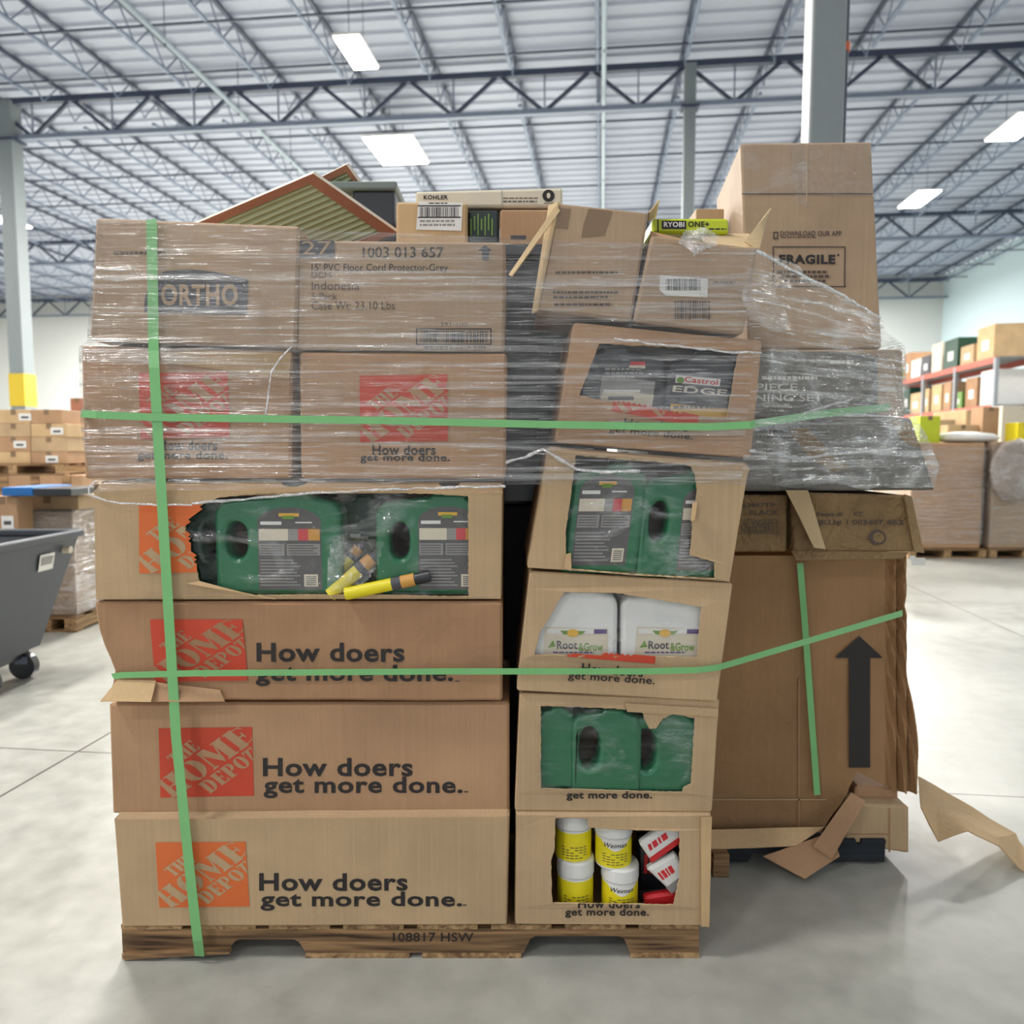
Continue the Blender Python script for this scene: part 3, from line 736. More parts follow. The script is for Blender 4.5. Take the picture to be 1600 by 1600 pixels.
ik = Ink(F, H3, d); logo(ik, [(905, 936), (1032, 942), (1023, 1037), (886, 1026)], RED, K_TAN); slogan(ik, [(910, 1036), (1006, 1043), (1004, 1058), (908, 1051)], [(889, 1049), (1024, 1057), (1022, 1073), (887, 1064)], bold=.014).build('printed_lettering', c)
H4r = [(900, 710), (1070, 724), (1080, 729), (1087, 745), (1089, 770), (1084, 800), (1078, 868), (1117, 878), (1117, 905), (1000, 899), (890, 890), (884, 872), (884, 830), (893, 770)]
c, d = carton('cardboard_box', 'small torn carton showing two green jugs, under the film edge', [(858, 704), (1173, 730), (1142, 911), (823, 889)], F - .005, .5, K_TAN, seed=14, hole=H4r, chamfer=(.012, .03), group=GR)
flap('flap', [(884, 866, F - .012), (892, 864, F - .01), (893, 892, F - .01), (882, 888, F - .012)], K_LIGHT, c, thick=.003, label='pale torn edge')
flap('flap', [(1082, 786, F - .012), (1090, 784, F - .02), (1086, 812, F - .02), (1080, 815, F - .012)], K_LIGHT, c, thick=.003, label='pale torn edge')
H5 = [(936, 537), (1040, 542), (1154, 549), (1145, 600), (1136, 655), (1085, 650), (1020, 640), (905, 618)]
c, d = carton('cardboard_box', 'film wrapped torn carton showing two black oil bottles', [(896, 503), (1192, 532), (1174, 716), (868, 692)], F + .005, .48, K_BROWN, seed=15, hole=H5, group=GR)
ik = Ink(F + .005, H5, d); logo(ik, [(972, 556), (1098, 566), (1090, 668), (956, 642)], RED, K_BROWN); slogan(ik, [(976, 653), (1076, 663), (1074, 675), (974, 665)], [(953, 666), (1083, 677), (1081, 690), (951, 678)], bold=.014).build('printed_lettering', c)

# top cartons of the right column
c, d = carton('cardboard_box', 'open tan carton patched with brown tape, leaning on top of the right column', [(872, 316), (1014, 331), (987, 502), (838, 484)], F, .4, K_ROSE, seed=16, open_top=True)
Ink(F, dY=d).poly([(872, 325), (892, 327), (886, 358), (866, 356)], TAPE).build('packing_tape', c, 'short strip of brown packing tape')
Ink(F, dY=d).poly([(920, 326), (957, 330), (944, 368), (908, 372), (912, 350)], TAPE).build('packing_tape', c, 'wide patch of brown packing tape')
ik = Ink(F, dY=d, lift=.002); ik.lines(868, 424, 968, 431, 1, INKF); ik.lines(864, 455, 972, 470, 2, INKF, seed=4); ik.lines(866, 474, 972, 481, 1, INKF, seed=5); ik.build('printed_lettering', c)
flap('flap', [(858, 322, F + .03), (873, 316, F - .004), (840, 486, F - .004), (832, 490, F + .01)], K_IN, c, thick=.006, label='pale left flap seen on edge')
flap('flap', [(869, 320, F), (875, 330, F - .004), (800, 432, F - .03), (795, 430, F - .02)], K_IN, c, label='pale flap swung out to the left')
flap('flap', [(1014, 332, F + .1), (1030, 312, F + .25), (1024, 340, F + .3), (1013, 346, F + .2)], K_IN, c)
c, d = carton('cardboard_box', 'open carton with a white barcode label beside the taped carton', [(1018, 366), (1184, 386), (1162, 523), (989, 502)], F - .002, .4, K_ROSE, seed=17, open_top=True)
ik = Ink(F - .002, dY=d, lift=.002); ik.poly([(1031, 430), (1106, 436), (1105, 465), (1040, 462), (1030, 453)], WHITE)
ik.bars(1040, 436, 1096, 454, INKG, 20, up=1, seed=3); ik.bars(1054, 470, 1110, 499, INKF, 16, seed=9); ik.lines(1114, 440, 1150, 446, 1, INKF); ik.build('printed_lettering', c)
flap('flap', [(1092, 366, F + .3), (1170, 366, F + .3), (1186, 388, F), (1106, 388, F)], K_IN, c, label='pale open flap')
flap('flap', [(1163, 378, F + .02), (1204, 326, F + .1), (1196, 345, F + .1), (1186, 392, F)], K_IN, c, label='pale pointed corner flap')
flap('flap', [(1016, 362, F + .05), (1058, 372, F + .03), (1102, 390, F), (1018, 376, F)], K_BROWN, c)
# dark gap behind: added dark tote, carton coloured as shade, plain cartons
c, d = carton('cardboard_box', 'plain carton coloured near black for the shade between the two columns', [(786, 790), (964, 790), (964, 1345), (786, 1345)], 2.74, .4, card('gap_shade_board', srgb(46, 42, 46)), seed=18)
zt = P(0, 790, 2.74).z
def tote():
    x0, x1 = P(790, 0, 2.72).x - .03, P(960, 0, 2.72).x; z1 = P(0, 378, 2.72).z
    t = thing('gap_fill_tote', 'black plastic tote added to darken the gap between the two columns', 'tote', ((x0 + x1) / 2, 2.92, zt))
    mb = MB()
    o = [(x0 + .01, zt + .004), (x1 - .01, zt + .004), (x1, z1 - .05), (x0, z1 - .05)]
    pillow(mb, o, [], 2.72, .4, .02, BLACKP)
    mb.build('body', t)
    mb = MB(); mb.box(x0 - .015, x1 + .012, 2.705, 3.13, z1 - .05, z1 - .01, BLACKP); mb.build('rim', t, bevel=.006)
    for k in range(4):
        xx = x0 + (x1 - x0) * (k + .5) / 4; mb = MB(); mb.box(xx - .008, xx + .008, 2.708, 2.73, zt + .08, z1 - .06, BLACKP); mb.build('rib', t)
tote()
zb = P(0, 388, 2.72).z
zbl = P(0, 452, 2.72).z
for i, (z0, z1, m_, x0, x1) in enumerate(((pz + .001, 1.16, K_DARK, -1.10, -.07), (1.162, zbl, K_BROWN, -1.10, -.43), (1.162, zb, K_BROWN, -.42, -.07))):
    t = thing('cardboard_box', ('plain carton hidden behind the lower left cartons', 'plain carton hidden under the tilted air filters', 'plain carton hidden under the small barcode carton')[i], 'box', ((x0 + x1) / 2, 2.95, z0))
    mb = MB(); mb.box(x0, x1, 2.72, 3.18, z0, z1, m_); mb.build('body', t, bevel=.004)

# fragile carton
c, d = carton('cardboard_box', 'tall carton marked fragile standing highest on the load', [(1157, 223), (1362, 221), (1378, 545), (1169, 545)], 2.76, .6, K_ROSE, dx=.075, seed=19, dents=.003, dzb=-.0)
ik = Ink(2.76, dY=d, lift=.002)
ik.text('DOWNLOAD OUR APP', R4(1219, 361, 1315, 369), INKF, .02); ik.lines(1220, 370, 1277, 373, 1, INKF)
for q in ((1208, 362, 1210, 374), (1214, 362, 1216, 374), (1208, 362, 1216, 364), (1208, 371, 1216, 374)): ik.rect(*q, INKF)
for q in ((1208, 385, 1320, 387), (1207, 385, 1209, 446), (1319, 385, 1321, 449), (1207, 447, 1322, 449)): ik.rect(*q, INKF)
ik.text('FRAGILE', R4(1217, 398, 1305, 413), INK, .05); ik.rect(1308, 397, 1311, 400, INK)
ik.lines(1214, 423, 1318, 431, 1, INKF, seed=2).lines(1218, 430, 1312, 438, 1, INKF, seed=5).lines(1224, 437, 1306, 445, 1, INKF, seed=6); ik.build('printed_lettering', c)
mb = MB(); a = [P(1158, 225, 2.755), P(1362, 223, 2.755), P(1364, 306, 2.755), P(1158, 303, 2.755)]; mb.quad(*a, TAPEC)
b1, b2 = P(1256, 222, 2.754), P(1265, 325, 2.754); mb.quad((b1.x - .045, 2.7535, b1.z), (b1.x + .005, 2.7535, b1.z), (b2.x, 2.7535, b2.z), (b2.x - .05, 2.7535, b2.z + .02), TAPEC)
o = mb.build('clear_tape', c); o['label'] = 'shiny clear packing tape'
Ink(2.76, dY=d, lift=.0018).rect(1159, 302, 1363, 304, INKF).rect(1259, 226, 1261, 318, K_LIGHT).build('crease_print', c)
# lime tool box
c, d = carton('tool_box_carton', 'lime green tool box with black lettering lying in the open carton', [(1019, 341), (1139, 341), (1139, 366), (1019, 364)], 2.42, .3, LIME, seed=20, dents=0)
ik = Ink(2.42, lift=.0015); ik.rect(1034, 345, 1072, 358, INK); ik.text('RYOBI', R4(1037, 347, 1069, 355), WHITE, .03, up=1); ik.text('ONE+', R4(1075, 346, 1108, 355), INK, .03); ik.lines(1108, 357, 1136, 361, 1, INK); ik.rect(1027, 343, 1029, 363, INK); ik.build('printed_lettering', c)

# dining set cartons
c, d = carton('cardboard_box', 'film wrapped dining set carton printed dark grey under the fragile carton', [(1012, 546), (1411, 546), (1414, 652), (1012, 652)], 2.75, .8, K_ROSE, seed=21, dents=.008)
ik = Ink(2.75, dY=d, lift=.002); ik.poly([(1124, 549), (1300, 549), (1371, 556), (1371, 650), (1124, 650)], K_GREY)
ik.lines(1190, 588, 1280, 597, 1, WHITE, up=1); ik.text('5 PIECE', R4(1160, 599, 1246, 611), WHITE, .01, up=1); ik.text('DINING SET', R4(1156, 616, 1286, 627), WHITE, .01, up=1)
ik.lines(1297, 563, 1334, 573, 1, WHITE, up=1); ik.lines(1182, 632, 1300, 640, 1, LBLT, up=1); ik.build('printed_lettering', c)
c, d = carton('cardboard_box', 'grey crumpled carton bulging to the right under the dining set carton', [(1012, 655), (1425, 653), (1462, 766), (1012, 768)], 2.72, .8, K_GREY, seed=22, dents=.012)
ik = Ink(2.72, dY=d, lift=.002); ik.poly([(1232, 672), (1262, 668), (1300, 712), (1330, 730), (1300, 738), (1262, 712)], K_OLD).poly([(1390, 656), (1422, 660), (1440, 700), (1410, 690)], K_OLD).lines(1180, 664, 1260, 688, 3, INKG).build('printed_lettering', c)
# crushed cartons
c, d = carton('cardboard_box', 'small worn carton reading BLACK above the arrow carton', [(1020, 772), (1232, 774), (1230, 862), (1020, 864)], 2.73, .7, K_OLD, seed=23, dents=.008)
ik = Ink(2.73, dY=d, lift=.003); ik.text('63807TP', R4(1160, 786, 1211, 793), INKF, .02); ik.text('BLACK', R4(1171, 797, 1217, 805), INKF, .02)
for q in ((1150, 812, 1215, 813), (1150, 833, 1215, 834), (1214, 812, 1215, 834)): ik.rect(*q, INKF)
ik.text('5-YEAR', R4(1160, 815, 1210, 821), INKF, .02).text('LIMITED', R4(1158, 822, 1210, 827), INKF, .02).text('WARRANTY', R4(1158, 828, 1210, 832), INKF, .02).build('printed_lettering', c)
c, d = carton('cardboard_box', 'crushed long carton with an SKU number above the arrow carton', [(1238, 769), (1418, 774), (1442, 862), (1240, 864)], 2.715, .7, K_OLD, seed=24, dents=.016)
ik = Ink(2.715, dY=d, lift=.004); ik.text('Dept.#    ST', R4(1271, 800, 1350, 808), INKF, .02); ik.text('SKU# 1 003407 662', R4(1275, 812, 1412, 821), INKF, .02)
ik.poly(ell(1372, 840, 14, 12), INKF).poly(ell(1374, 840, 9, 8), K_OLD, 1).build('printed_lettering', c)
flap('flap', [(1228, 766, 2.68), (1262, 766, 2.69), (1290, 858, 2.69), (1272, 856, 2.68)], K_IN, c, label='pale ragged torn strip')
flap('flap', [(1412, 772, 2.70), (1424, 776, 2.72), (1444, 864, 2.70), (1428, 862, 2.70)], K_OLD, c)
flap('flap', [(1236, 861, 2.70), (1420, 863, 2.70), (1410, 873, 2.68), (1244, 876, 2.68)], K_OLD, c)
# tall arrow carton on the blue pallet
YG = 2.76
def gaylord():
    gl, gr = P(1038, 0, YG).x, None
    t = thing('cardboard_bin', 'tall brown carton printed with a big black up arrow, torn at its foot', 'box', (1.1, 3.1, .1))
    fp = [(1038, 868), (1370, 868), (1384, 874), (1421, 872), (1416, 905), (1409, 940), (1410, 962), (1416, 1000), (1424, 1100), (1430, 1180), (1432, 1240), (1400, 1236), (1378, 1226), (1352, 1212), (1338, 1206), (1332, 1222), (1318, 1248), (1296, 1278), (1282, 1302), (1262, 1304), (1090, 1302)]
    rr = random.Random(5)
    def fold(x, z, px):     # pleats where the side panel has been crushed into the front
        if px < 1383: return 0.004 * nz(x, 0, z, 4, 9)
        return .02 * math.sin((px - 1383) * .38) * min(1, (px - 1383) / 12) + .004 * nz(x, 0, z, 4, 9)
    xs = sorted(set([1090 + i * 20 for i in range(13)] + [1350 + i * 3.5 for i in range(26)]))
    mb = MB(); grid = {}
    def lim(px):     # top and bottom of the sheet at this column
        ys = []
        for i in range(len(fp)):
            (x1, y1), (x2, y2) = fp[i], fp[(i + 1) % len(fp)]
            if (x1 <= px < x2) or (x2 <= px < x1): ys.append(y1 + (y2 - y1) * (px - x1) / (x2 - x1))
        return (min(ys), max(ys)) if ys else None
    # a regular sheet; the right edge bends to follow the crushed outline
    def redge(v):
        pts = [(0, 1421), (.08, 1416), (.2, 1409), (.34, 1416), (.6, 1424), (.85, 1430), (1, 1432)]
        for (a, x), (b, y) in zip(pts, pts[1:]):
            if a <= v <= b: return x + (y - x) * (v - a) / (b - a)
        return 1432
    def bottom(px):
        pts = [(1038, 1302), (1262, 1304), (1282, 1302), (1296, 1278), (1318, 1248), (1332, 1222), (1338, 1206), (1352, 1212), (1378, 1226), (1400, 1236), (1440, 1241)]
        for (a, x), (b, y) in zip(pts, pts[1:]):
            if a <= px <= b: return x + (y - x) * (px - a) / (b - a)
        return 1241
    NU, NV = 90, 24; vs = []
    for j in range(NV + 1):
        v = j / NV
        for i in range(NU + 1):
            u = i / NU; px = 1038 + u * (redge(v) - 1038)
            b_ = bottom(px) + (rr.uniform(-2, 2) if px > 1285 else 0)
            py = 868 + v * (b_ - 868)
            p = P(px, py, YG); p.y += fold(p.x, p.z, px); vs.append(p)
    W1 = NU + 1
    mb.add(vs, [(j * W1 + i, j * W1 + i + 1, (j + 1) * W1 + i + 1, (j + 1) * W1 + i) for j in range(NV) for i in range(NU)], K_GAY)
    o = mb.build('front_panel', t); md = o.modifiers.new('s', 'SOLIDIFY'); md.thickness = .006; md.offset = 1
    zt_, z0 = P(0, 868, YG).z, .103
    xl, xr = gl, P(1405, 1000, YG).x
    mb = MB()
    mb.box(xl, xl + .008, YG + .03, YG + .76, z0, zt_, K_GAY); mb.box(xl, xr, YG + .752, YG + .76, z0, zt_, K_GAY)
    mb.box(xr - .008, xr, YG + .04, YG + .76, z0 + .25, zt_, K_GAY); mb.box(xl, xr - .1, YG + .03, YG + .76, z0, z0 + .008, K_GAY)
    mb.build('back_panel', t)
    Ink(YG, lift=.008).poly([(1303, 1027), (1341, 993), (1378, 1027), (1358, 1027), (1358, 1198), (1325, 1198), (1325, 1027)], INK).build('printed_arrow_logo', t)
    Ink(YG, lift=.007).rect(1246, 1060, 1249, 1300, K_DARK).rect(1110, 1247, 1290, 1249, K_TAN).build('crease_print', t)
    flap('flap', [(1100, 1297, YG - .05), (1288, 1292, YG - .05), (1244, 1322, YG - .09), (1100, 1328, YG - .09)], K_LIGHT, t, label='pale folded bottom flap')
    flap('flap', [(1330, 1238, YG - .07), (1352, 1252, YG - .09), (1300, 1342, YG - .15), (1270, 1322, YG - .10)], K_BROWN, t, label='ragged torn strip hanging down')
    flap('flap', [(1300, 1300, YG - .06), (1312, 1338, YG - .13), (1258, 1374, YG - .17), (1192, 1338, YG - .10)], K_BROWN, t, label='ragged torn strip reaching the floor')
    # long torn flap spread on the floor at right
    g = [[(1434, 1214, 2.95), (1470, 1234, 2.93), (1530, 1270, 2.92), (1586, 1305, 2.9), (1602, 1350, 2.8)],
         [(1438, 1262, 2.80), (1462, 1272, 2.80), (1500, 1280, 2.80), (1556, 1310, 2.75), (1600, 1362, 2.7)],
         [(1452, 1290, 2.74), (1466, 1315, 2.70), (1512, 1299, 2.72), (1560, 1322, 2.70), (1601, 1366, 2.65)]]
    mb = MB(); pts = [[P(*q) for q in r] for r in g]; N1 = 16; N2 = 8; A = []
    for i in range(N1 + 1):
        for j in range(N2 + 1):
            s = i / N1 * 4; k = min(3, int(s)); f_ = s - k; t2 = j / N2 * 2; l = min(1, int(t2)); h = t2 - l
            p = (pts[l][k] * (1 - f_) + pts[l][k + 1] * f_) * (1 - h) + (pts[l + 1][k] * (1 - f_) + pts[l + 1][k + 1] * f_) * h
            p.z = max(p.z + .006 * nz(p.x, p.y, p.z, 9), .006); A.append(p)
    mb.add(A, [(i * (N2 + 1) + j, (i + 1) * (N2 + 1) + j, (i + 1) * (N2 + 1) + j + 1, i * (N2 + 1) + j + 1) for i in range(N1) for j in range(N2)], K_LIGHT)
    o = mb.build('flap', t); o['label'] = 'long pale torn flap spread out on the floor'; md = o.modifiers.new('s', 'SOLIDIFY'); md.thickness = .005
gaylord()
c, d = carton('cardboard_box', 'small tan carton poking out of the torn foot of the arrow carton', [(1330, 1256), (1421, 1260), (1421, 1334), (1318, 1318)], 2.72, .22, K_TAN, seed=25)
Ink(2.72, dY=d).rect(1388, 1262, 1391, 1331, K_DARK).rect(1326, 1302, 1388, 1304, K_DARK).build('crease_print', c)
c, d = carton('cardboard_box', 'flat brown carton lying on the small tan one inside the torn foot', [(1338, 1228), (1404, 1232), (1404, 1257), (1334, 1253)], 2.79, .2, K_BROWN, seed=26)

# ------------------------------------------------------------------ contents of the torn cartons
def jug(label, x0, y0, x1, y1, Y, body, hx=.2, hole=(.085, .17), depth=.1, cap=BLACKP, lab=None, group=None, hcy=.5, neck=.62, lean=0, name='jug', cat='jug'):
    """moulded jug with a moulded-in handle; px box at distance Y"""
    a = P(x0, y1, Y); b = P(x1, y0, Y); W, H = b.x - a.x, b.z - a.z
    t = thing(name, label, cat, ((a.x + b.x) / 2, Y + depth / 2, a.z), group)
    def T(p): return (a.x + p[0] * W + lean * (p[1]) * H, a.z + p[1] * H)
    nk = neck
    out = arc(.07, .05, .07, .05, 180, 270) + arc(.93, .05, .07, .05, 270, 360) + arc(.90, .70, .10, .16, 0, 70) + [(nk + .16, .90), (nk + .14, .94)] + [(nk - .14, .94), (nk - .17, .90)] + arc(.14, .72, .14, .15, 100, 180)
    hl = [[(hx + hole[0] * math.cos(i * PI / 8) , hcy + hole[1] * (abs(math.sin(i * PI / 8)) ** .7) * (1 if math.sin(i * PI / 8) >= 0 else -1)) for i in range(16)]] if hole else []
    mb = MB(); pillow(mb, [T(p) for p in out], [[T(p) for p in h] for h in hl], Y, depth, .014, body); mb.build('body', t, smooth=True)
    cx, cz = T((nk, .93))
    mb = MB(); mb.lathe((cx, Y + depth / 2, cz), [(W * .13, 0), (W * .135, .002), (W * .135, H * .085), (W * .12, H * .1)], cap, 20); mb.build('cap', t, smooth=False)
    if lab: lab(t, T)
    return t
def back_label(t, T, Y, x0=.38, x1=.93, y0=.06, y1=.80):
    """grey instruction label: title, colour row, boxes of small print, bar code"""
    ik = MB()
    def q(u0, v0, u1, v1, m, k):
        c = [T((x0 + (x1 - x0) * u, y0 + (y1 - y0) * v)) for u, v in ((u0, v0), (u1, v0), (u1, v1), (u0, v1))]
        ik.add([(x, Y - .0006 - k * .0007, z) for x, z in c], [(0, 1, 2, 3)], m)
    pts = [(0, 0), (1, 0), (1, .80)] + [(.5 + .5 * math.cos(PI * i / 10), .82 + .18 * math.sin(PI * i / 10)) for i in range(11)]
    c = [T((x0 + (x1 - x0) * u, y0 + (y1 - y0) * v)) for u, v in pts]
    ik.add([(x, Y - .0006, z) for x, z in c], [tuple(a) for a in tessellate_polygon([[Vector((x, z, 0)) for x, z in c]])], LBL)
    q(.05, .79, .38, .83, WHITE, 1); q(.60, .81, .86, .825, WHITE, 1)
    q(.02, .60, .48, .74, CREAM, 1); q(.48, .60, .64, .74, LBLT, 1); q(.64, .60, .80, .74, LRED, 1); q(.80, .60, .98, .74, LORG, 1)
    q(.02, .42, .42, .56, LBLT, 1); q(.46, .42, .98, .56, LBLT, 1)
    for k in range(9): q(.03, .05 + k * .038, .66 - (k % 3) * .05, .066 + k * .038, LBLT, 1)
    for k in range(4): q(.04, .44 + k * .03, .38, .452 + k * .03, LBL, 2); q(.48, .44 + k * .03, .94 - .06 * (k % 2), .452 + k * .03, LBL, 2)
    q(.72, .04, .94, .19, CREAM, 1)
    for k in range(5): q(.75, .06 + k * .024, .91, .07 + k * .024, LBL, 2)
    q(.34, .89, .66, .93, GOLD, 1); q(.40, .86, .58, .90, LEAF, 2)
    ik.build('label', t)['label'] = 'grey instruction label with a colour row'
GJ = 'green jugs in the torn cartons'
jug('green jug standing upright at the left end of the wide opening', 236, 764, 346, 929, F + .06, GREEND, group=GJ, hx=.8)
jug('green jug with full grey label in the wide torn carton', 338, 758, 532, 930, F + .02, GREENJ, hx=.17, group=GJ, lab=lambda t, T: back_label(t, T, F + .02, .34, .84, .05, .80))
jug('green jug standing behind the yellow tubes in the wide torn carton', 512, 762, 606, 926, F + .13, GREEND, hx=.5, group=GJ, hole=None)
jug('green jug partly hidden by the right edge of the wide opening', 588, 760, 772, 930, F + .02, GREENJ, hx=.2, group=GJ, lab=lambda t, T: back_label(t, T, F + .02, .36, .86, .05, .82))
jug('green jug with full label in the carton under the film edge', 876, 712, 998, 898, F + .02, GREENJ, hx=-1, hole=None, group=GJ, lean=.11, lab=lambda t, T: back_label(t, T, F + .02, .12, .83, .08, .84))
jug('green jug with handle hole beside the fully labelled one', 992, 722, 1140, 906, F + .02, GREENJ, hx=.2, hole=(.10, .17), group=GJ, lean=.08, lab=lambda t, T: back_label(t, T, F + .02, .44, 1.0, .08, .80))
jug('green jug turned side-on at the left of the low three', 828, 1096, 900, 1236, F + .025, GREENJ, hole=None, group=GJ)
jug('green jug standing in the middle of the low three', 892, 1100, 1004, 1240, F + .02, GREENJ, hx=.26, hole=(.15, .24), neck=.6, group=GJ)
jug('green jug standing at the end of the low three', 985, 1104, 1098, 1241, F + .025, GREENJ, hx=.22, hole=(.14, .24), neck=.62, group=GJ)
def rg_label(Y, tx):
    def f(t, T):
        x0, x1 = tx
        ik = Ink(Y, lift=.0008)
        ik.poly([(x0, 979), (x1, 982), (x1 - 1, 1040), (x0 - 5, 1040)], CREAM).rect(x0 + 2, 982, x1 - 3, 990, WHITE, up=1)
        m = (x0 + x1) / 2 - 6
        ik.poly([(m - 20, 985), (m + 20, 986), (m + 14, 991), (m - 14, 991)], LEAF, 2).poly(ell(m, 989, 9, 6), GOLD, 3)
        ik.rect(x1 - 22, 983, x1 - 2, 990, PURP, up=2)
        ik.text('Root', R4(x0 + 18, 1001, x0 + 50, 1014), INKG, .02, up=2).text('&Grow', R4(x0 + 52, 1004, x0 + 90, 1017), LEAF, .02, up=2)
        ik.poly([(x0 + 4, 1012), (x0 + 12, 1000), (x0 + 16, 1010)], LEAF, 2).lines(x0 + 12, 1018, x0 + 78, 1022, 1, PURP, 2)
        ik.build('label', t)['label'] = 'cream plant food label'
    return f
jug('white jug with a plant food label, next to the slanted carton edge', 828, 908, 966, 1050, F + .02, WHITEP, hole=None, neck=.6, depth=.12, group='white jugs of plant food', lab=rg_label(F + .02, (852, 950)))
jug('white jug with a plant food label, beside its twin towards the bin', 970, 912, 1110, 1052, F + .02, WHITEP, hole=None, neck=.62, depth=.12, group='white jugs of plant food', lab=rg_label(F + .02, (995, 1095)))
def oil_a(t, T):
    ik = Ink(F + .03, lift=.0008)
    ik.poly([(941, 588), (1024, 596), (1018, 634), (936, 624)], LBLT).poly([(943, 608), (1022, 617), (1018, 636), (938, 626)], CREAM, 1)
    ik.lines(945, 575, 1005, 600, 4, LBLT, up=1).rect(985, 565, 1008, 571, REDP, 2).rect(983, 571, 1008, 576, CREAM, 1); ik.rect(945, 609, 1000, 613, WHITE, 2).rect(950, 619, 990, 625, LBL, 2)
    ik.build('label', t)['label'] = 'grey and cream back label'
def oil_b(t, T):
    ik = Ink(F + .03, lift=.0008)
    ik.poly([(1056, 586), (1126, 592), (1124, 604), (1055, 598)], WHITE, 1).poly(ell(1063, 594, 6, 5), LEAF, 2)
    ik.text('Castrol', [(1070, 588), (1122, 593), (1121, 602), (1069, 597)], REDP, .02, up=2)
    ik.text('EDGE', [(1052, 602), (1136, 609), (1134, 619), (1050, 612)], CREAM, .02, up=2)
    ik.poly([(1048, 631), (1140, 639), (1138, 660), (1046, 650)], GOLD, 1).lines(1052, 634, 1130, 642, 1, INK, up=2)
    ik.build('label', t)['label'] = 'red on white name over silver lettering and a gold band'
jug('black oil bottle turned to its back label', 898, 530, 1034, 678, F + .03, BLACKP, hx=.5, hole=None, lean=.08, group='black oil bottles', lab=oil_a, neck=.4)
jug('black oil bottle with a red name and a gold band', 1034, 540, 1160, 690, F + .03, BLACKP, hx=.5, hole=None, lean=.06, group='black oil bottles', lab=oil_b, neck=.5)

def jar(label, cx, y0, y1, r, Y, front=True):
    a = P(cx, y1, Y - r); b = P(cx, y0, Y - r); H = b.z - a.z
    c = P(cx, y1, Y); cx_ = a.x
    z0 = a.z
    t = thing('jar', label, 'jar', (cx_, Y, z0), 'yellow and white jars in the lowest right carton')
    mb = MB(); mb.lathe((cx_, Y, z0), [(r * .9, 0), (r * .95, .004), (r * .95, H * .66), (r * .8, H * .7)], WHITEP); mb.build('body', t, smooth=False)
    mb = MB(); mb.lathe((cx_, Y, z0), [(r * .955, H * .06), (r * .96, H * .06), (r * .96, H * .64), (r * .955, H * .64)], YEL); o = mb.build('label', t); o['label'] = 'yellow wraparound label'
    if front:
        mb = MB(); n = 12   # white scooped panel on the label
        for i in range(n):
            def q(k, zz):
                tt = -PI / 2 + (k / n - .5) * 2.1
                return (cx_ + r * .965 * math.cos(tt), Y + r * .965 * math.sin(tt), z0 + H * zz)
            d0 = .42 + .2 * abs(i / n - .5) ** 1.5 * 4; d1 = .42 + .2 * abs((i + 1) / n - .5) ** 1.5 * 4
            mb.quad(q(i, min(.65, d0)), q(i + 1, min(.65, d1)), q(i + 1, .655), q(i, .655), WHITE)
        mb.build('label_panel', t)
        gv, gf = glyphs('Weiman', .01, .3); mb = MB(); vs = []
        for x, y in gv:
            tt = -PI / 2 + (x - .5) * 1.3; vs.append((cx_ + r * .975 * math.cos(tt), Y + r * .975 * math.sin(tt), z0 + H * (.50 + .1 * y)))
        mb.add(vs, gf, INK); mb.build('lettering', t)
    mb = MB()
    for k in range(5):
        for i in range(6):
            def q(k2, zz):
                tt = -PI / 2 + (k2 / 6 - .5) * 1.5; return (cx_ + r * .968 * math.cos(tt), Y + r * .968 * math.sin(tt), z0 + H * zz)
            if (i + k) % 5: zz = .12 + k * .055; mb.quad(q(i, zz), q(i + .8, zz), q(i + .8, zz + .018), q(i, zz + .018), INKF)
    mb.build('small_print_lettering', t)
    mb = MB(); mb.lathe((cx_, Y, z0), [(r * .98, H * .70), (r, H * .71), (r, H * .96), (r * .95, H), (r * .3, H)], WHITEP); mb.build('lid', t, smooth=False)
jr = .057
jar('jar with plain label, stacked on top beside the left edge of the opening', 898, 1277, 1352, jr, F + .09, False)
jar('jar with a white script panel, stacked on top of the right pair', 962, 1290, 1362, jr, F + .075)
jar('jar with plain label standing under the plain top jar', 901, 1350, 1432, jr, F + .08, False)
jar('jar with a white script panel standing under the script-panel top jar', 972, 1361, 1432, jr, F + .07)
def leaflet(label, q, Y, m1, m2, group=None):
    c, d = carton('product_box', label, q, Y, .03, m1, dents=0, seed=3, group=group, cat='box')
    (ax, ay), (bx, by), (cx, cy), (dx, dy) = q
    ik = Ink(Y, lift=.001)
    f = lambda x, y: blerp(q, x, y)
    ik.poly([f(0, .05), f(1, .05), f(1, .28), f(0, .28)], m2); [ik.poly([f(x0_, .5), f(x0_ + w_, .5), f(x0_ + w_ + .03, .75), f(x0_ + .03, .75)], REDP, 1) for x0_, w_ in ((.12, .08), (.24, .12), (.40, .06), (.50, .14))]; ik.build('printed_lettering', c)
leaflet('white slim box with red stripe tilted at the top right of the jars', [(998, 1318), (1052, 1280), (1076, 1310), (1020, 1350)], F + .03, WHITE, REDP)
leaflet('white slim box lying askew below the red striped one', [(1010, 1358), (1056, 1334), (1080, 1372), (1052, 1398)], F + .025, WHITE, LBLT)
leaflet('slim red and white box at the bottom corner beside the jars', [(1006, 1402), (1064, 1392), (1066, 1424), (1010, 1428)], F + .04, REDP, WHITE)
leaflet('dark slim box standing behind the white slim boxes', [(996, 1306), (1062, 1300), (1066, 1420), (1000, 1424)], F + .12, BLACKP, INKG)
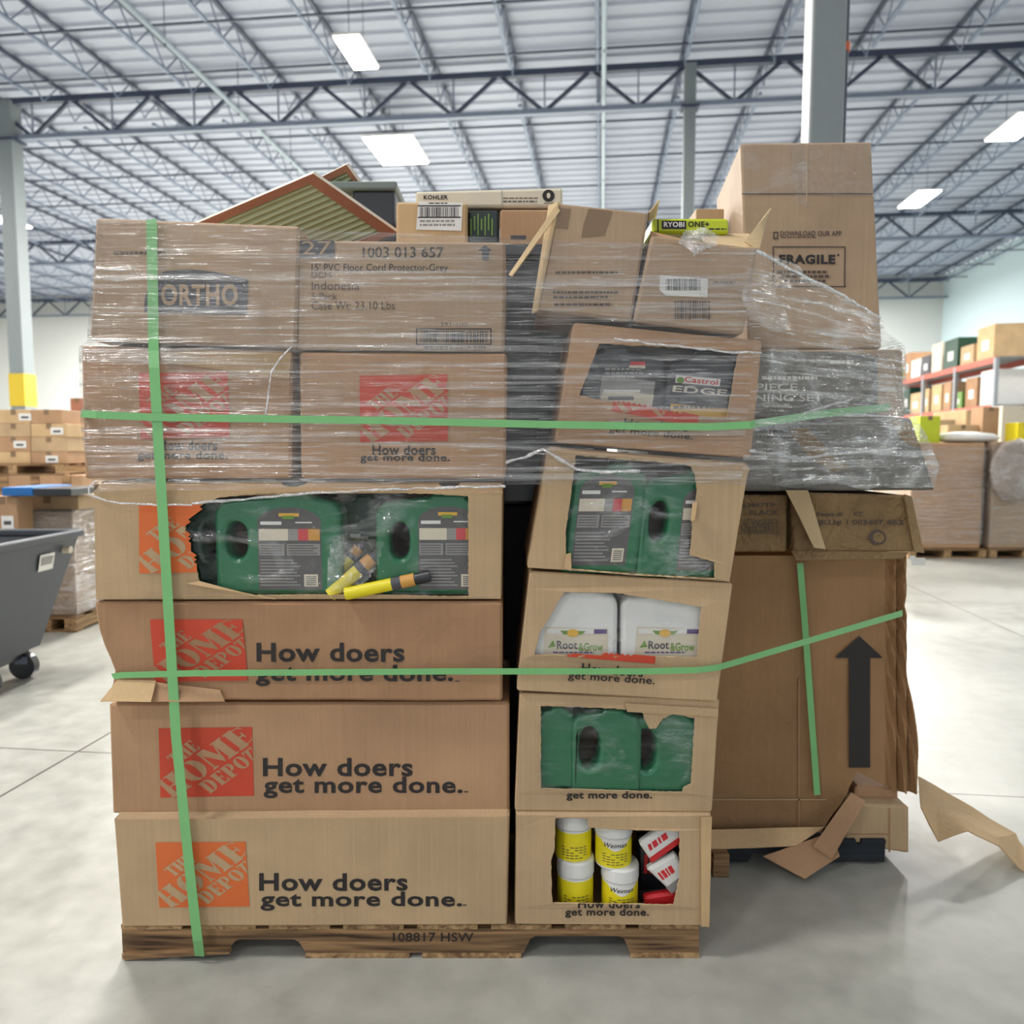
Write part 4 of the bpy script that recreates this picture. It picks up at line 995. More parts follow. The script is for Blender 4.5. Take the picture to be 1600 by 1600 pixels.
def tube(label, a, b, r=.022):
    a = P(*a); b = P(*b); d = (b - a); t = thing('sealant_tube', label, 'tube', a, 'yellow sealant tubes')
    L = d.length; u = d.normalized()
    mb = MB(); mb.bar(a, a + u * L * .80, 2 * r, 2 * r, YEL, 20); mb.build('body', t)
    mb = MB(); mb.bar(a + u * L * .55, a + u * L * .66, 2 * r * 1.01, 2 * r * 1.01, INKG, 20); mb.build('grey_label_band', t)
    mb = MB(); mb.bar(a + u * L * .66, a + u * L * .82, 2 * r * 1.02, 2 * r * 1.02, LORG, 20); mb.build('orange_label_band', t)
    mb = MB(); mb.bar(a + u * L * .82, b, 2 * r * .9, 2 * r * .9, BLACKP, 16); mb.build('cap', t)
tube('yellow tube slanting steeply up inside the clear bag', (516, 930, F + .02), (596, 860, F + .05), .020)
tube('yellow tube lying nearly flat with its black cap over the grey label', (540, 928, F - .0), (672, 900, F + .0), .018)
tube('yellow tube at the back of the clear bag', (520, 905, F + .06), (570, 845, F + .08), .018)

def sheet(name, label, poly, Y, m, amp=.008, cat='plastic bag', ydir=None, seed=1, step=6):
    xs = [p[0] for p in poly]; ys = [p[1] for p in poly]; mb = MB(); idx = {}; vs = []; fs = []
    nx = int((max(xs) - min(xs)) / step) + 1; ny = int((max(ys) - min(ys)) / step) + 1
    def vid(i, j):
        if (i, j) not in idx:
            p = P(min(xs) + i * step, min(ys) + j * step, Y); r = 1 - abs(2 * noise.noise(Vector((p.x * 9 + seed * 5, p.z * 7, seed))))
            p.y += -amp * max(0, r) + amp * .4 * nz(p.x, 0, p.z, 30, seed); idx[(i, j)] = len(vs); vs.append(p)
        return idx[(i, j)]
    for i in range(nx):
        for j in range(ny):
            if inpoly(min(xs) + (i + .5) * step, min(ys) + (j + .5) * step, poly): fs.append((vid(i, j), vid(i, j + 1), vid(i + 1, j + 1), vid(i + 1, j)))
    mb.add(vs, fs, m); o = mb.build(name, smooth=True); tag(o, label, cat); return o
def grow(p, k): 
    cx = sum(x for x, y in p) / len(p); cy = sum(y for x, y in p) / len(p); return [(cx + (x - cx) * k, cy + (y - cy) * k) for x, y in p]
sheet('plastic_bag', 'clear crinkled bag over the green jugs and tubes of the wide carton', grow(H4, 1.03), F + .011, BAGM, .005, seed=1)
sheet('plastic_bag', 'clear crinkled bag over the two black oil bottles', grow(H5, 1.03), F + .019, BAGM, .005, seed=2)
sheet('plastic_bag', 'clear crinkled bag over the two upper green jugs', grow(H4r, 1.02), F + .010, BAGM, .004, seed=3)
sheet('plastic_bag', 'clear crinkled bag over the two white jugs', grow(H3, 1.03), F + .011, BAGM, .005, seed=4)
sheet('plastic_bag', 'clear crinkled bag over the low three green jugs', grow(H2, 1.03), F + .014, BAGM, .005, seed=5)

sheet('plastic_pouch', 'clear pouch holding the yellow tubes between the green jugs', [(520, 842), (560, 834), (600, 848), (592, 880), (570, 912), (540, 928), (512, 928), (512, 880)], F + .004, film_mat('pouch_film', .10, .2, 14, 14, .35, rough=.08, gl_=.7), .006, seed=6, step=4)

# ------------------------------------------------------------------ things on top at the back
def air_filter(label, A, B, C_, th=.02, mbk=None):
    A, B, C_ = P(*A), P(*B), P(*C_); D = A + C_ - B
    t = thing('air_filter', label, 'air filter', D, 'framed pleated air filters')
    n = (B - A).cross(D - A).normalized()
    if n.y > 0: n = -n
    pos = lambda u, v: A + (B - A) * u + (D - A) * v
    FR = card('filter_frame_board', srgb(160, 108, 84)); PL = mat('filter_media', srgb(178, 184, 150), .8); ED = mat('filter_edge', srgb(216, 206, 190), .6)
    m1 = .09; mb = MB()
    for (u0, v0, u1, v1) in ((0, 0, 1, m1), (0, 1 - m1, 1, 1), (0, m1, m1, 1 - m1), (1 - m1, m1, 1, 1 - m1)):
        c4 = [pos(u0, v0), pos(u1, v0), pos(u1, v1), pos(u0, v1)]; k = [p - n * th for p in c4]
        mb.add(c4 + k, [(0, 1, 2, 3)], FR); mb.add(c4 + k, [(7, 6, 5, 4), (0, 4, 5, 1), (1, 5, 6, 2), (2, 6, 7, 3), (3, 7, 4, 0)], ED)
    mb.build('frame', t)
    N_ = 24; vs = []
    for i in range(N_ + 1):
        v = m1 + (1 - 2 * m1) * i / N_; o = n * (-.002 if i % 2 else -.014); vs += [pos(m1, v) + o, pos(1 - m1, v) + o]
    mb = MB(); mb.add(vs, [(2 * i, 2 * i + 1, 2 * i + 3, 2 * i + 2) for i in range(N_)], PL); mb.build('pleated_media', t)
air_filter('large pleated air filter tilted corner-up behind the top left cartons', (300, 352, 2.78), (489, 271, 2.66), (622, 364, 2.80))
air_filter('smaller pleated air filter peeking up behind the large one', (470, 292, 3.0), (541, 257, 2.90), (612, 356, 3.0))
def bin_top():
    t = thing('plastic_bin', 'black plastic bin with grey lid behind the air filters', 'bin', P(585, 450, 2.95)); b = t.location
    x0, x1 = P(545, 0, 2.92).x, P(618, 0, 2.92).x - .01; z0 = zbl; z1 = P(0, 296, 2.92).z
    mb = MB(); pillow(mb, [(x0, z0 + .002), (x1, z0 + .002), (x1, z1), (x0, z1)], [], 2.92, .25, .015, BLACKP); mb.build('body', t)
    a, b2 = P(478, 282, 2.9), P(620, 296, 2.9); mb = MB(); mb.box(a.x, b2.x, 2.9, 3.15, b2.z, a.z, mat('grey_green_lid', srgb(110, 120, 118), .5)); mb.build('lid', t, bevel=.008)
bin_top()
c, d = carton('cardboard_box', 'small carton with a white barcode label, behind the 27 carton', [(619, 315), (730, 317), (730, 386), (619, 386)], 2.72, .3, K_LIGHT, seed=31)
ik = Ink(2.72, dY=d, lift=.002); ik.poly([(654, 314.5), (723, 317), (721, 361), (650, 359)], WHITE); ik.bars(656, 324, 718, 339, INKG, 20, up=1, seed=8).rect(653, 321, 720, 323, INK, 1).rect(653, 339, 720, 341, INK, 1).lines(670, 317, 700, 320, 1, INK, 1).lines(656, 344, 712, 356, 2, LBLT, 1).build('label', c, 'white barcode label')
c, d = carton('cardboard_box', 'narrow dark green carton beside the barcode carton', [(731, 328), (779, 328), (779, 387), (731, 387)], 2.76, .2, mat('dark_green_print', srgb(38, 50, 50), .5), seed=32)
ik = Ink(2.76, dY=d, lift=.002)
for k in range(7): ik.rect(735 + k * 5.5, 342 - (k % 3) * 4, 737 + k * 5.5, 368 - (k % 2) * 8, LEAF)
ik.build('printed_pattern', c)
c, d = carton('cardboard_box', 'plain brown carton under the long white box, beside the dark green one', [(781, 327), (884, 327), (884, 387), (781, 387)], 2.76, .3, K_BROWN, seed=33)
Ink(2.76, dY=d).rect(798, 368, 822, 374, INKG).build('printed_mark_lettering', c)
zz = P(0, 326, 2.76).z
c, d = carton('cardboard_box', 'long flat white box lying across the top behind the item number carton', [(649, 299), (879, 293), (879, 324), (649, 323.5)], 2.78, .28, CREAM, seed=34, dents=.0005)
ik = Ink(2.78, dY=d, lift=.002); ik.text('KOHLER', R4(662, 305, 700, 312), INK, .03).lines(786, 309, 842, 312, 1, INKF).lines(786, 314, 842, 318, 1, INKG, seed=3)
ik.poly(ell(857, 306, 9.5, 9.5), INK).poly(ell(857, 306, 3, 4.5), CREAM, 1).rect(856, 312, 862, 315, INK, 1).lines(850, 317, 866, 319, 1, INKF); ik.rect(784, 296, 785, 322, LBLT); ik.build('printed_lettering', c)
t = thing('cardboard_box', 'pale carton peeking out between the lime tool box and the fragile carton', 'box', P(1100, 546, 3.0))
mb = MB(); a, b = P(1088, 326, 3.05), P(1130, 400, 3.05); mb.box(a.x, b.x, 3.05, 3.3, P(0, 546, 2.75).z + .004, a.z, K_TAN); mb.build('body', t, bevel=.004)

# ------------------------------------------------------------------ straps
def strap(label, pts, wpx, name='strapping_band'):
    """flat plastic band through (px, py, Y) points"""
    vs = [P(*p) for p in pts]; W = [wpx / FPX * p[2] for p in pts]
    # resample
    S = []
    for i in range(len(vs) - 1):
        n = max(2, int((vs[i + 1] - vs[i]).length / .03))
        for k in range(n): f_ = k / n; S.append((vs[i].lerp(vs[i + 1], f_), W[i] + (W[i + 1] - W[i]) * f_))
    S.append((vs[-1], W[-1])); mb = MB(); A = []
    for i, (p, w_) in enumerate(S):
        d = (S[min(i + 1, len(S) - 1)][0] - S[max(i - 1, 0)][0]).normalized()
        side = Vector((-d.z, 0, d.x))
        if side.length < .1: side = Vector((0, 0, 1))
        side.normalize(); A += [p + side * w_ / 2, p - side * w_ / 2]
    mb.add(A, [(2 * i, 2 * i + 1, 2 * i + 3, 2 * i + 2) for i in range(len(S) - 1)], STRAPM)
    o = mb.build(name); md = o.modifiers.new('s', 'SOLIDIFY'); md.thickness = .0012; md.offset = 0
    return tag(o, label, 'strap', 'green plastic straps around the load')
G = F - .024
vp = [(236, 343, F - .002), (237, 350, F - .004), (239, 480, F - .006), (240, 548, F - .012), (241, 575, G), (248, 700, G), (257, 850, G), (266, 1000, G), (275, 1150, G), (290, 1300, G), (304, 1430, G), (309, 1470, G), (312, 1494, G + .02)]
top = P(236, 343, F - .002)
strap('green strap running top to bottom down the left side of the load', vp, 16)
strap('green strap running across the wrapped upper cartons', [(133, 645, F + .06), (127, 646, F - .01), (150, 648, G - .004), (240, 652, G - .004), (600, 657, G), (800, 662, G), (1000, 666, G), (1110, 667, G), (1172, 664, G), (1186, 661, F - .01), (1290, 646, 2.47), (1390, 636, 2.72)], 11.5)
strap('green strap running across the lower cartons to the arrow carton', [(184, 1056, F + .05), (176, 1057, F - .012), (190, 1055, G + .008), (300, 1052, G - .004), (700, 1049, G), (1000, 1049, G), (1090, 1047, G), (1122, 1043, F - .012), (1410, 958, 2.73)], 10)
strap('green strap running down the front of the arrow carton', [(1250, 880, 2.735), (1258, 980, 2.735), (1268, 1120, 2.735), (1277, 1242, 2.735)], 10)

# ------------------------------------------------------------------ stretch film around the upper load
def film():
    # rings from top to bottom; corners: left front, right front, right rear bulge, right back, left back
    rings = [
     [(150, 343, F - .012), (805, 372, F - .012), (1184, 388, F - .012), (1378, 500, 2.66), None, None],
     [(146, 400, F - .012), (800, 410, F - .012), (1180, 420, F - .012), (1382, 520, 2.66), None, None],
     [(140, 470, F - .012), (796, 470, F - .012), (1172, 465, F - .012), (1412, 538, 2.68), None, None],
     [(136, 532, F - .012), (796, 530, F - .012), (1192, 528, F - .012), (1416, 556, 2.68), None, None],
     [(123, 542, F - .012), (796, 560, F - .012), (1190, 560, F - .012), (1416, 580, 2.68), None, None],
     [(124, 620, F - .012), (795, 620, F - .012), (1184, 625, F - .012), (1420, 632, 2.67), None, None],
     [(128, 690, F - .012), (795, 690, F - .014), (1176, 690, F - .014), (1448, 680, 2.66), None, None],
     [(140, 742, F - .014), (795, 730, F - .018), (1173, 722, F - .018), (1468, 728, 2.66), None, None],
     [(150, 768, F - .016), (795, 757, F - .018), (1170, 757, F - .018), (1458, 764, 2.66), None, None]]
    NX = (70, 60, 40, 10, 14, 12)
    R = []
    for r in rings:
        p = [P(*q) for q in r[:4]]
        p += [Vector((p[3].x + .02, 3.55, p[3].z)), Vector((p[0].x + .02, 3.22, p[0].z))]
        R.append(p)
    rows = []
    for k in range(len(R) - 1):
        n = 7
        for j in range(n + (k == len(R) - 2)):
            f_ = j / n; rows.append([R[k][i].lerp(R[k + 1][i], f_) for i in range(6)])
    vs = []; cols = None
    for ri, row in enumerate(rows):
        line = []
        for i in range(6):
            a, b = row[i], row[(i + 1) % 6]
            for s in range(NX[i]): line.append((a.lerp(b, s / NX[i]), i))
        cols = len(line)
        for p, i in line:
            e = .0035 * nz(p.x * 1.2, p.y * 1.2, p.z * 34, 1, 3) + (.0 if i < 2 else .012 * nz(p.x * 9, p.y * 9, p.z * 14, 1, 4))
            if ri > len(rows) - 9: p = p + Vector((0, 0, .010 * nz(p.x, p.y, 0, 5, 2)))
            if i < 2: vs.append(p + Vector((0, e, 0)))
            elif i == 2: vs.append(p + Vector((abs(e), -abs(e), e)))
            else: vs.append(p + Vector((e, e, 0)))
    mb = MB(); nr = len(rows)
    edge = NX[0] + NX[1]
    A = [(j * cols + i, (j + 1) * cols + i, (j + 1) * cols + (i + 1) % cols, j * cols + (i + 1) % cols) for j in range(nr - 1) for i in range(cols) if i < edge - 2]
    B = [(j * cols + i, (j + 1) * cols + i, (j + 1) * cols + (i + 1) % cols, j * cols + (i + 1) % cols) for j in range(nr - 1) for i in range(cols) if i >= edge - 2]
    mb.add(vs, A, FILM); k = mb.mi(FILM2)
    for f_ in B: mb.f.append(f_); mb.m.append(k)
    # rolled rope edges and gathers
    t = thing('stretch_film', 'clear glossy stretch film wound around the upper half of the load', 'plastic film', (0, 2.7, 1.4))
    mb.build('wrap', t, smooth=True)
    ROPE = film_mat('film_rope', .45, .3, 20, 20, .3)
    def rope(pts, w_):
        mb = MB(); q = [P(*p) for p in pts]; S = []
        for i in range(len(q) - 1):
            n = max(2, int((q[i + 1] - q[i]).length / .015)); S += [q[i].lerp(q[i + 1], k / n) for k in range(n)]
        S.append(q[-1]); vs = []; N_ = 6
        for i, p in enumerate(S):
            r = w_ / 2 * (1 + .6 * nz(p.x, p.y, p.z, 40)); p = p + Vector((0, 0, .004 * nz(p.x, p.y, p.z, 25)))
            dd = (S[min(i + 1, len(S) - 1)] - S[max(i - 1, 0)]).normalized(); a = dd.cross(Vector((0, 1, 0))).normalized()
            vs += [p + a * r * math.cos(2 * PI * j / N_) + Vector((0, r * .6 * math.sin(2 * PI * j / N_), 0)) for j in range(N_)]
        mb.add(vs, [(i * N_ + j, i * N_ + (j + 1) % N_, (i + 1) * N_ + (j + 1) % N_, (i + 1) * N_ + j) for i in range(len(S) - 1) for j in range(N_)], ROPE)
        mb.build('film_rope', t, smooth=True)
    g = F - .022
    rope([(148, 752, g), (139, 760, g), (139, 772, g), (170, 784, g), (240, 789, g), (300, 789, g)], .006)
    rope([(300, 786, g), (400, 779, g), (480, 771, g), (600, 765, g), (790, 759, g)], .007)
    rope([(455, 543, g), (438, 560, g), (424, 580, g), (420, 610, g), (413, 665, g)], .005)
    rope([(790, 722, g), (820, 716, g), (848, 702, g), (870, 715, g), (900, 732, g), (950, 738, g), (1000, 735, g)], .009)
    rope([(960, 530, g), (1050, 540, g), (1120, 548, g), (1190, 552, g)], .006)
    rope([(1182, 392, g), (1250, 428, 2.35), (1310, 458, 2.5), (1376, 498, 2.66)], .010)
    rope([(1170, 704, g), (1250, 716, 2.4), (1330, 706, 2.52), (1400, 702, 2.62)], .010)
    rope([(1176, 668, g), (1230, 655, 2.32), (1300, 632, 2.45), (1330, 624, 2.5)], .008)
film()
sheet('film_scrap', 'loose bunched film over the open barcode carton', [(1068, 362), (1100, 358), (1122, 368), (1120, 384), (1096, 392), (1082, 402), (1074, 390), (1060, 380)], F - .02, film_mat('scrap_film', .3, .2, 20, 20, .6), .02, 'plastic film', seed=9, step=3)
t = sheet('film_scrap', 'small white film tail sticking out beside the crushed carton', [(1420, 868), (1444, 872), (1444, 882), (1424, 882)], 2.7, WHITE, .006, 'plastic film', seed=10, step=3)

# ------------------------------------------------------------------ background left
def plain_box(name, label, x0, y0, x1, y1, Y, depth, m, group=None, cat='box', lab=None, zbase=None, wrap=False):
    a = P(x0, y1, Y); b = P(x1, y0, Y)
    if zbase is not None: a.z = zbase
    t = thing(name, label, cat, ((a.x + b.x) / 2, Y + depth / 2, a.z), group)
    mb = MB(); mb.box(a.x, b.x, Y, Y + depth, a.z, b.z, m); mb.build('body', t, bevel=.006)
    mb = MB(); mb.box((a.x + b.x) / 2 - .03, (a.x + b.x) / 2 + .03, Y - .002, Y + depth + .002, b.z - .06, b.z + .002, TAPE); mb.build('tape', t)
    if lab:
        q0, q1 = P(lab[0], lab[1], Y - .004), P(lab[2], lab[3], Y - .004)
        mb = MB(); mb.box(q0.x, q1.x, Y - .006, Y - .001, q1.z, q0.z, WHITE)
        mb.box(q0.x + (q1.x - q0.x) * .2, q0.x + (q1.x - q0.x) * .8, Y - .0075, Y - .006, q1.z + (q0.z - q1.z) * .3, q1.z + (q0.z - q1.z) * .6, INKG); mb.build('label', t)['label'] = 'white shipping label'
    return t
def simple_pallet(label, x0, y0, x1, y1, Y, depth, zb_=None, h=.13):
    a = P(x0, y1, Y); b = P(x1, y1, Y); z = a.z if zb_ is None else zb_
    t = thing('pallet', label, 'pallet', ((a.x + b.x) / 2, Y + depth / 2, z)); X0, X1 = a.x, b.x
    for k in range(3):
        xx = X0 + (X1 - X0 - .1) * k / 2; mb = MB(); mb.box(xx, xx + .1, Y, Y + depth, z + .015, z + h - .02, WOODY); mb.build('stringer', t)
    for k in range(5):
        yy = Y + (depth - .12) * k / 4; mb = MB(); mb.box(X0, X1, yy, yy + .12, z + h - .02, z + h, WOOD); mb.build('deck_board', t)
        if k in (0, 2, 4): mb = MB(); mb.box(X0, X1, yy, yy + .12, z, z + .015, WOOD); mb.build('bottom_board', t)
    return t
def cart():
    Y = 4.45; zr = .93
    t = thing('tilt_cart', 'dark grey plastic tilt cart with a white sticker at the left edge', 'cart', (-3.7, Y + .5, 0))
    CG = mat('cart_plastic', srgb(66, 70, 76), .45)
    xr = P(86, 0, Y + .95).x; xl = xr - 1.5
    prof_top = [(xl, Y), (xr, Y), (xr, Y + .95), (xl, Y + .95)]
    xb = xr - .14; xlb = xl + .25
    prof_bot = [(xlb, Y + .12), (xb, Y + .12), (xb, Y + .66), (xlb, Y + .66)]
    mb = MB(); mb.add([(x, y, zr) for x, y in prof_top] + [(x, y, .2) for x, y in prof_bot] , [(0, 1, 5, 4), (1, 2, 6, 5), (2, 3, 7, 6), (3, 0, 4, 7), (4, 5, 6, 7)], CG)
    o = mb.build('hopper', t, weld=.001); md = o.modifiers.new('s', 'SOLIDIFY'); md.thickness = .015
    mb = MB(); s = .05
    for a, b in ((0, 1), (1, 2), (2, 3), (3, 0)):
        A, B = prof_top[a], prof_top[b]; mb.bar((A[0], A[1], zr), (B[0], B[1], zr), .07, .045, CG)
    mb.build('rim', t, bevel=.01)
    mb = MB(); mb.box(xlb, xb - .05, Y + .2, Y + .62, .14, .2, BLACKP); mb.build('base_frame', t)
    for x, y in ((xb - .06, Y + .2), (xlb + .2, Y + .2), (xb - .06, Y + .58), (xlb + .2, Y + .58)):
        mb = MB(); mb.bar((x, y - .03, .085), (x, y + .03, .085), .17, .17, BLACKP, 20); w_ = mb.build('wheel', t)
        mb = MB(); mb.box(x - .04, x + .04, y - .035, y + .035, .1, .15, STEEL); mb.build('caster_bracket', t)
    sx = lambda z: xr + .012 - .14 * (zr - z) / (zr - .2)
    mb = MB(); y0, y1, z0, z1 = Y + .50, Y + .66, .72, .83
    mb.quad((sx(z0), y0, z0), (sx(z0), y1, z0), (sx(z1), y1, z1), (sx(z1), y0, z1), WHITE)
    mb.quad((sx(z0) + .002, y0 + .02, z0 + .02), (sx(z0) + .002, y1 - .02, z0 + .02), (sx(z1) + .002, y1 - .02, z1 - .02), (sx(z1) + .002, y0 + .02, z1 - .02), LBLT); mb.build('sticker', t)
    mb = MB(); mb.bar((xr - .03, Y + .78, .83), (xr + .03, Y + .78, .83), .05, .05, CREAM, 12); mb.build('rim_peg', t)
cart()
WRAPB = card('wrapped_board', srgb(170, 146, 122), crush=.5)
zt1 = None
t = simple_pallet('wooden pallet under the shrink wrapped load behind the tilt cart', 22, 960, 120, 985, 6.3, 1.1, 0)
a = P(28, 985, 6.35); b = P(112, 800, 6.35)
t = thing('wrapped_load', 'shrink wrapped stack of brown cartons behind the tilt cart', 'pallet load', ((a.x + b.x) / 2, 6.8, .13))
mb = MB(); mb.box(a.x, b.x, 6.35, 7.3, .13, b.z, WRAPB); mb.build('cartons', t, bevel=.01)
mb = MB(); mb.box(a.x - .015, b.x + .015, 6.335, 7.31, .14, b.z + .01, FILM2); mb.build('film', t)
plain_box('cardboard_box', 'pale wrapped carton on top of the load behind the tilt cart', 26, 775, 122, 799, 6.4, .8, K_TAN, zbase=b.z + .012)
zb1 = P(0, 775, 6.4).z
plain_box('cardboard_box', 'open brown carton behind the rim of the tilt cart', -20, 776, 26, 832, 6.1, .2, K_BROWN, zbase=.0, lab=(2, 806, 22, 826))
t = thing('blue_lid', 'blue and black plastic lid lying above the brown carton at the left edge', 'lid', P(20, 775, 6.0))
BL = mat('blue_plastic', srgb(26, 104, 172), .4)
zq = P(0, 775, 6.1).z; mb = MB(); xa, xb, xc = P(-40, 0, 6.05).x, P(12, 0, 6.05).x, P(74, 0, 6.05).x
mb.box(xa, xb, 6.05, 6.6, zq + .003, zq + .07, BL); mb.build('blue_half', t, bevel=.01)
mb = MB(); mb.box(xb, xc, 6.05, 6.6, zq + .003, zq + .06, BLACKP); mb.build('black_half', t, bevel=.01)
# raised stack of labelled cartons, farther back
Yb = 9.2
zpal = P(0, 742, Yb).z
t = thing('storage_bench', 'brown crated goods under the raised pallet of cartons at left', 'crate', P(60, 800, Yb + .5)); 
mb = MB(); a, b = P(-60, 0, Yb).x, P(94, 0, Yb).x; mb.box(a, b, Yb, Yb + 1.2, 0, zpal - .003, K_BROWN); mb.build('body', t, bevel=.01)
for k in range(3):
    x = a + (b - a) * (k + .5) / 3; mb = MB(); mb.box(x - .05, x + .05, Yb - .015, Yb, 0, zpal - .01, WOOD); mb.build('batten', t)
simple_pallet('wooden pallet raised under the labelled cartons at left', -60, 725, 100, 742, Yb, 1.2, zpal)
gA = 'labelled cartons stacked on the raised pallet'
n_ = 0
rowsB = [(706, 726), (683, 706), (662, 683), (640, 662)]
names = ['bottom', 'second', 'third', 'top']
zc = zpal + .132
for ri, (y0, y1) in enumerate(rowsB):
    z1 = P(0, y0, Yb).z
    for ci, (x0, x1) in enumerate(((-60, -6), (-5, 47), (49, 104))):
        if ri == 3 and ci == 2: x1 = 96
        lb = (x0 + 22 + 4 * ri, y0 + 6, x0 + 42 + 4 * ri, y0 + 17) if (ri + ci) % 2 == 0 else None
        plain_box('cardboard_box', 'brown carton in the %s layer of the raised pallet, %s' % (names[ri], ('cut by the picture edge', 'middle of the row', 'end nearest the main load')[ci]),
                  x0, y0, x1, y1, Yb + .05, .7, (K_TAN, K_LIGHT, K_BROWN)[(ri + ci) % 3], gA, lab=lb, zbase=zc)
    zc = z1 + .003
plain_box('cardboard_box', 'reddish small carton topping the stack beside the main load', 110, 622, 130, 641, 10.55, .3, card('kraft_red', srgb(176, 120, 96)), zbase=P(0, 643.5, 10.5).z)
plain_box('cardboard_box', 'light carton low between the load and the raised cartons', 110, 644, 130, 740, 10.5, .4, K_LIGHT, zbase=0)
plain_box('cardboard_box', 'low pale carton just beside the film edge at left', 100, 770, 128, 800, 7.9, .5, K_LIGHT, zbase=0)
t = simple_pallet('dark pallet on the floor beside the wrapped load at left', 134, 930, 164, 945, 6.9, .9, 0)
a = P(122, 0, 7.0); b = P(152, 812, 7.0)
plain_box('wrapped_bundle', 'torn brown bundle standing on the dark pallet at left', 128, 812, 158, 930, 7.0, .6, K_OLD, cat='bundle', zbase=.13)
plain_box('grey_case', 'black equipment case standing under the load edge at left', 132, 795, 152, 812, 7.05, .4, BLACKP, cat='case', zbase=P(0, 812, 7.0).z + .004)

# ------------------------------------------------------------------ background right
Yr = 10.6
def octabin(label, x0, x1, ytop, Y, m, wrap=True, depth=1.2):
    a = P(x0, 870, Y); b = P(x1, ytop, Y)
    simple_pallet('wooden pallet under the %s' % label.split(',')[0], x0, 860, x1, 870, Y, depth, 0)
    t = thing('bulk_carton', label, 'box', ((a.x + b.x) / 2, Y + depth / 2, .13))
    mb = MB(); mb.box(a.x, b.x, Y + .02, Y + depth - .02, .132, b.z, m); mb.build('body', t, bevel=.02)
    if wrap:
        mb = MB(); mb.box(a.x - .012, b.x + .012, Y + .006, Y + depth - .006, .2, b.z - .05, FILM); mb.build('film', t)
    return b.z
z1 = octabin('wide wrapped bulk carton, standing beyond the grey crumpled carton', 1420, 1541, 692, Yr, K_BROWN)
z2 = octabin('wrapped bulk carton with bagged goods at the right edge', 1546, 1660, 690, Yr, K_ROSE)
z3 = octabin('plain bulk carton in the row behind, taller than the front two', 1500, 1640, 640, 14.5, K_LIGHT, False)
z4 = octabin('pale bulk carton in the row behind, left of the taller one', 1400, 1495, 655, 14.6, K_TAN, False)
plain_box('green_yellow_box', 'lime and grey box standing in the wide bulk carton', 1436, 650, 1470, 694, Yr + .3, .3, LIME, cat='box', zbase=z1 + .001)
t = thing('white_sack', 'white sack with blue print lying on the wide bulk carton', 'sack', P(1506, 684, Yr + .2))
a = P(1508, 692, Yr + .5); mb = MB(); n = 20; rg = []
for r_, z_ in ((.2, 0), (.40, .03), (.44, .08), (.36, .13), (.14, .16)): rg.append((r_, z_))
mb.lathe((a.x, Yr + .5, z1), rg, WHITE, 24, .9); mb.build('body', t, smooth=True)
mb = MB(); mb.lathe((a.x, Yr + .5, z1 + .131), [(.30, 0), (.20, .02), (.1, .028)], mat('blue_grey_print', srgb(90, 104, 130), .6), 20, .8); mb.build('print', t)
plain_box('cardboard_box', 'tan flap-topped carton in the second bulk carton row', 1480, 664, 1530, 692, Yr + .8, .2, K_LIGHT, zbase=z1 + .001)
plain_box('cardboard_box', 'brown carton standing on the right edge bulk carton', 1534, 636, 1562, 690, Yr + .7, .3, K_BROWN, zbase=z2 + .001)
plain_box('cardboard_box', 'yellow ended box at the very right edge', 1590, 660, 1616, 690, Yr + .4, .3, YEL, zbase=z2 + .001)
plain_box('cardboard_box', 'pale lidded box lying along the top right of the bulk cartons', 1566, 634, 1640, 650, 12.6, .5, CREAM, zbase=1.6)
t = thing('clear_bag', 'bag of mixed goods bulging from the right edge bulk carton', 'bag', P(1580, 730, Yr - .05))
a = P(1580, 735, Yr); mb = MB()
bm = bmesh.new(); bmesh.ops.create_icosphere(bm, subdivisions=4, radius=1)
vs = [(a.x + v.co.x * .34, Yr - .09 + v.co.y * .085, a.z + v.co.z * .40 + .05 * nz(v.co.x, v.co.y, v.co.z, 3)) for v in bm.verts]; fs = [tuple(v.index for v in f.verts) for f in bm.faces]; bm.free()
mb.add(vs, fs, card('bagged_goods', srgb(170, 150, 136), crush=1)); mb.build('contents', t, smooth=True)
mb = MB(); mb.add([((x - a.x) * 1.05 + a.x, y - .015, (z - a.z) * 1.05 + a.z) for x, y, z in vs], fs, FILM2); mb.build('film', t, smooth=True)
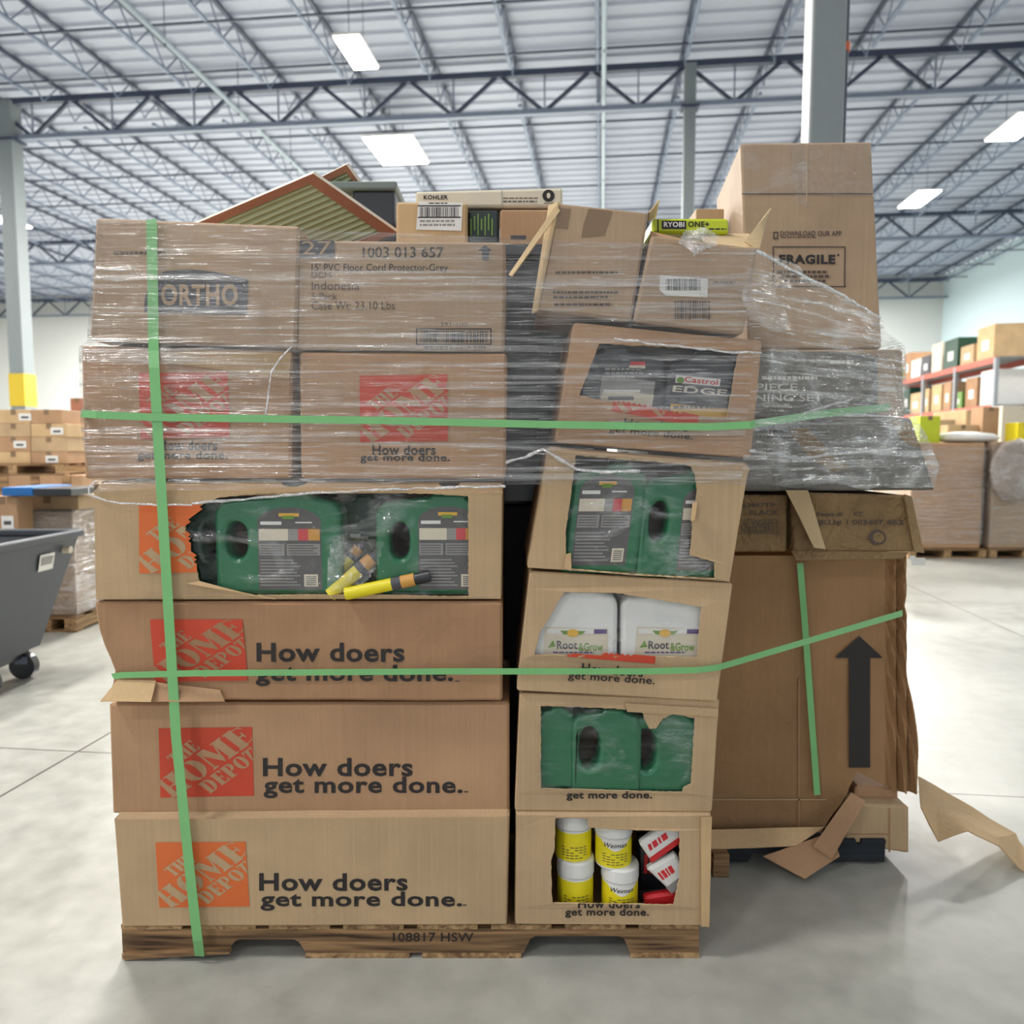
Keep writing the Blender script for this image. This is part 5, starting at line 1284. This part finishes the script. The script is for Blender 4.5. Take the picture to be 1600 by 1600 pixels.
# storage rack along the right side
RB = mat('rack_beam_red', srgb(190, 92, 74), .5); RU = mat('rack_upright', srgb(150, 154, 160), .5)
A0, B0 = P(1440, 0, 31), P(1660, 0, 20.5)
def rack():
    a2, b2 = Vector((A0.x, A0.y, 0)), Vector((B0.x, B0.y, 0))
    t = thing('pallet_rack', 'long storage rack with red beams along the right side', 'rack', (a2 + b2) / 2)
    d = (b2 - a2).normalized(); n = Vector((-d.y, d.x, 0)); n = n if n.y > 0 else -n
    for k in range(5):
        p = a2.lerp(b2, k / 4)
        for o_ in (0, 1.1): mb = MB(); mb.bar(p + n * o_, p + n * o_ + Vector((0, 0, 3.9)), .1, .1, RU); mb.build('upright', t)
    for z in (1.3, 2.6, 3.85):
        for o_ in (0, 1.1): mb = MB(); mb.bar(a2 + n * o_ + Vector((0, 0, z)), b2 + n * o_ + Vector((0, 0, z)), .06, .16, RB); mb.build('beam', t)
        mb = MB(); q = [a2, b2, b2 + n * 1.1, a2 + n * 1.1]; mb.quad(*[p + Vector((0, 0, z + .08)) for p in q], RU); mb.build('shelf_deck', t)
    rr = random.Random(3); cols = [K_LIGHT, GREEND, WHITE, K_BROWN, K_TAN, INKG, LEAF, K_LIGHT, CREAM, K_DARK]
    colw = ['light tan', 'dark green', 'white', 'brown', 'tan', 'grey', 'light green', 'light tan', 'cream', 'dark brown']
    tier = {2.6: 'middle', 3.85: 'top'}; ORD = 'first second third fourth fifth sixth seventh eighth ninth tenth eleventh twelfth thirteenth fourteenth fifteenth sixteenth seventeenth eighteenth nineteenth twentieth'.split()
    for z in (2.6, 3.85):
        s = .3; L = (b2 - a2).length; k = 0
        while s < L - 1:
            w_ = rr.uniform(.55, 1.1); h = rr.uniform(.5, 1.0); ci = (k * 3 + int(z)) % 10
            p = a2 + d * (s + w_ / 2) + n * .5 + Vector((0, 0, z + .085))
            bt = thing('stored_box', '%s box on the %s shelf of the red rack, %s from its far end' % (colw[ci], tier[z], ORD[k]), 'box', p, 'goods on the red rack')
            mb = MB(); mb.box(-w_ / 2, w_ / 2, -.4, .4, 0, h, cols[ci]); mb.box(-w_ / 5, w_ / 5, -.405, -.4, h * .3, h * .6, WHITE)
            o = mb.build('body'); o.parent = bt; o.rotation_euler = (0, 0, math.atan2(d.y, d.x)); s += w_ + rr.uniform(.03, .25); k += 1
rack()
